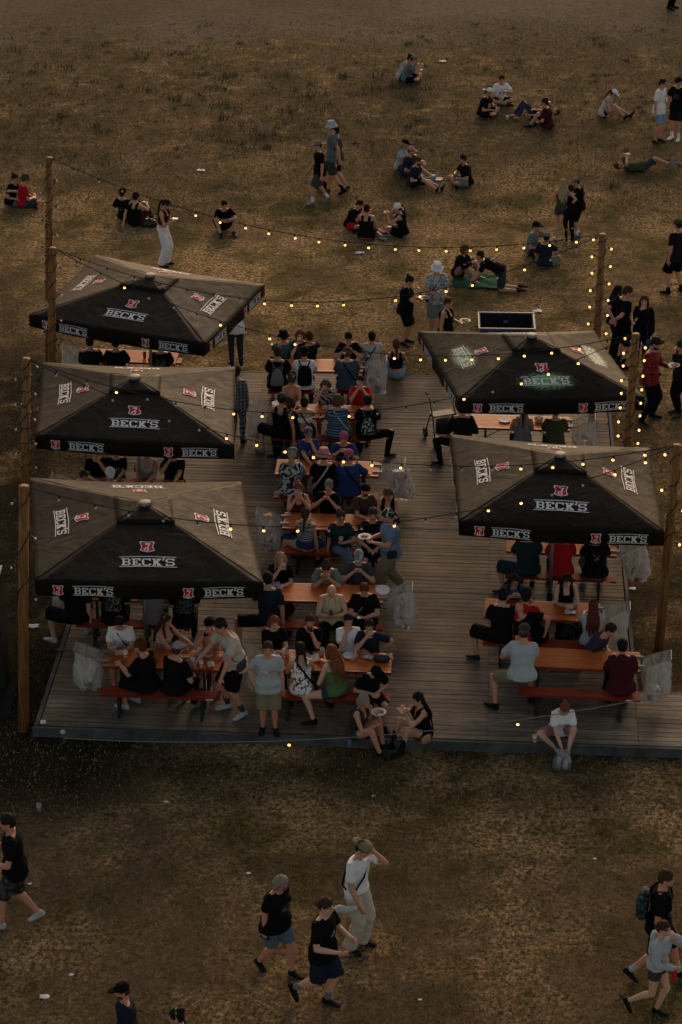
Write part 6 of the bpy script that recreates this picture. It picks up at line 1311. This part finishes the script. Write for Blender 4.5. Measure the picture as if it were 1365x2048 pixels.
bb = thing('handbag', 'black bag with white toy sitting on the bench between floral and green tops', 'bag', at(622, 1372, DZ + SZ)); m = MB(); m.loft([((0, 0, z_), (a_, 0, 0), (0, b_, 0)) for z_, a_, b_ in ((.01, .14, .08), (.03, .16, .10), (.16, .15, .09), (.22, .08, .04))], 12); m.build('body', mat('bag_black', (.012, .012, .013), .5), bb, smooth=True); m = MB(); m.ball((.02, -.11, .06), (.07, .05, .06)); m.build('soft_toy', mat('white_fur', (.5, .5, .48), .9), bb, smooth=True)
prop('plate', 'round white plate on top of the trash bag by the cargo trousers man', at(766, 1181, T + .06), tiltd=14)
prop('plate', 'white plate lying on the overfull bag beside the pink bandana table', at(797, 943, T + .05), tiltd=-12)
prop('bowl', 'white bowl stuck in the overfull bag beside the pink bandana table', at(806, 956, T - .02), tiltd=25)
prop('box', 'brown food box on top of the bag behind the largest parasol', at(535, 1032, T + .06), 'tan')
# ---- litter on the ground
for i, (px, py, lb) in enumerate(((67, 1254, 'pale paper scrap between the front left post and the deck'), (90, 1995, 'white paper scrap near the bottom left'), (497, 1747, 'tiny white scrap left of the blond walker'), (333, 1604, 'small white scrap below the front deck edge, left'), (143, 1950, 'small pale scrap above the bottom left paper'),
    (1265, 1178, 'pale scrap on the grass right of the deck'), (748, 1592, 'tiny white scrap on the grass before the deck'), (60, 1768, 'tiny pale scrap behind the man in camouflage shorts'), (1190, 1718, 'tiny white scrap above the right walkers'), (840, 2000, 'tiny white scrap near the bottom, right of the walkers'))):
    o = prop('scrap', lb, at(px, py, 0)); sc_ = (.9, .6, .3, .3, .3, .6, .25, .3, .25, .25)[i]; o.scale = (sc_,) * 3
a = prop('cup', 'discarded clear cup lying in the dark corner at the left', at(79, 1622, .0), 'lgrey')
# ---- rollator
ro = thing('rollator', 'folded wheeled walking frame parked left of the right parasols', 'rollator', at(884, 880, DZ), R(20)); fm = MB()
for s in (1, -1):
    fm.tube([(s * .26, -.28, .10), (s * .25, -.12, .55), (s * .24, .12, .92), (s * .24, .24, .96)], .014, 8); fm.tube([(s * .26, .26, .10), (s * .25, .02, .62)], .013, 8); fm.tube([(s * .26, -.26, .3), (s * .26, .22, .22)], .010, 8)
fm.tube([(-.25, -.05, .58), (.25, -.05, .58)], .012, 8); fm.tube([(-.25, .04, .56), (.25, .04, .56)], .012, 8); fm.build('frame', mat('rollator_frame', (.05, .055, .06), .35, .6), ro, smooth=True)
for s in (1, -1):
    for yy in (-.28, .26):
        wl = MB(); wl.tube([(s * .26 - .018, yy, .10), (s * .26 + .018, yy, .10)], .10, 20); w_ = wl.build('wheel', M_rubber, ro); hb = MB(); hb.tube([(s * .26 - .024, yy, .10), (s * .26 + .024, yy, .10)], .045, 12); hb.build('hub', M_metal, w_)
    gr = MB(); gr.tube([(s * .24, .20, .965), (s * .24, .34, .97)], .019, 8); gr.build('grip', M_rubber, ro)
se = MB(); se.box((0, 0, .60), (.46, .24, .03)); se.build('seat', M_cable, ro); ba = MB(); ba.loft([((0, -.14, z_), (a_, 0, 0), (0, b_, 0)) for z_, a_, b_ in ((.22, .17, .07), (.26, .20, .10), (.48, .20, .10), (.54, .18, .08))], 12); ba.build('basket_bag', mat('bag_black', (.012, .012, .013), .5), ro, smooth=True)
# ---- open case on the lawn
c0 = at(1014, 693, 0); fc_ = thing('flight_case', 'open blue equipment case with black lining and pale edges on the lawn', 'case', c0 + Vector((0, .35, 0)), R(-2)); Wc, Dc, Hc = 1.24, .92, .42
b = MB()
for s in (1, -1): b.box((0, s * (Dc / 2 - .01), Hc / 2 + .05), (Wc, .02, Hc)); b.box((s * (Wc / 2 - .01), 0, Hc / 2 + .05), (.02, Dc - .042, Hc))
b.box((0, 0, .062), (Wc - .042, Dc - .042, .02)); b.build('shell', mat('blue_laminate', (.015, .07, .26), .45), fc_)
b = MB()
for s in (1, -1): b.box((0, s * (Dc / 2 - .032), Hc / 2 + .06), (Wc - .05, .02, Hc - .04)); b.box((s * (Wc / 2 - .032), 0, Hc / 2 + .06), (.02, Dc - .09, Hc - .04))
b.box((0, 0, .08), (Wc - .09, Dc - .09, .01)); b.build('lining', mat('black_foam', (.01, .01, .01), .95), fc_)
b = MB()
for s in (1, -1): b.box((0, s * (Dc / 2), Hc + .055), (Wc + .02, .035, .03)); b.box((s * (Wc / 2), 0, Hc + .055), (.035, Dc - .037, .03))
for sx in (1, -1):
    for sy in (1, -1): b.box((sx * (Wc / 2 + .004), sy * (Dc / 2 + .004), Hc / 2 + .04), (.04, .04, Hc))
b.build('edge_profile', mat('alu_edge', (.26, .23, .19), .6, .1), fc_)
for x in (-.35, .35): b = MB(); b.box((x, -Dc / 2 - .012, Hc - .06), (.12, .02, .11)); b.build('latch', M_metal, fc_)
b = MB(); b.box((0, Dc / 2 - .045, Hc - .14), (.10, .006, .06)); b.build('lining_plate', mat('plate_grey', (.2, .2, .2), .4), fc_)
b = MB(); b.tube([(-Wc / 2 - .01, -.16, Hc - .1), (-Wc / 2 - .10, -.16, Hc - .1), (-Wc / 2 - .10, .02, Hc - .1), (-Wc / 2 - .01, .02, Hc - .1)], .012, 8); b.build('handle', M_cable, fc_)
for sx in (1, -1):
    for sy in (1, -1): b = MB(); b.tube([(sx * .52 - .015, sy * .3, .045), (sx * .52 + .015, sy * .3, .045)], .045, 12); b.build('wheel', M_rubber, fc_)
# ---- black cabinet and board at the left edge
c = at(-28, 1380, 0); o = thing('cabinet', 'tall black cabinet with pale top cut off by the left edge', 'cabinet', c + Vector((-.03, .3, 0))); b = MB(); b.box((0, 0, 1.02), (.72, .6, 2.04)); b.build('body', mat('cabinet_black', (.008, .008, .008), .6), o)
b = MB(); b.box((0, 0, 2.055), (.74, .62, .03)); b.build('top_panel', mat('cabinet_top', (.30, .28, .25), .5), o); b = MB()
for sx in (.3,):
    for sy in (-.24, .24): b.loft([((sx, sy, z_), (.014, 0, 0), (0, .014, 0)) for z_ in (2.07, 2.078)], 8)
b.build('bolt', M_dkmetal, o)
o = thing('board', 'dark sheet lying on the ground beside the black cabinet at the left', 'board', at(8, 1395, .02)); b = MB(); b.box((0, 0, 0), (.36, 1.3, .03)); b.build('sheet', mat('dark_board', (.015, .016, .016), .95, spec=.05), o); b = MB(); b.box((.17, 0, .019), (.02, 1.28, .008)); b.build('lip', mat('dark_board', (.015, .016, .016), .95), o)
# ------------------------------------------------------------------ link everything
bpy.data.objects.remove(tmpo)
for o in pending: scn.collection.objects.link(o)
print('objects', len(pending), 'people', len(PEOPLE))
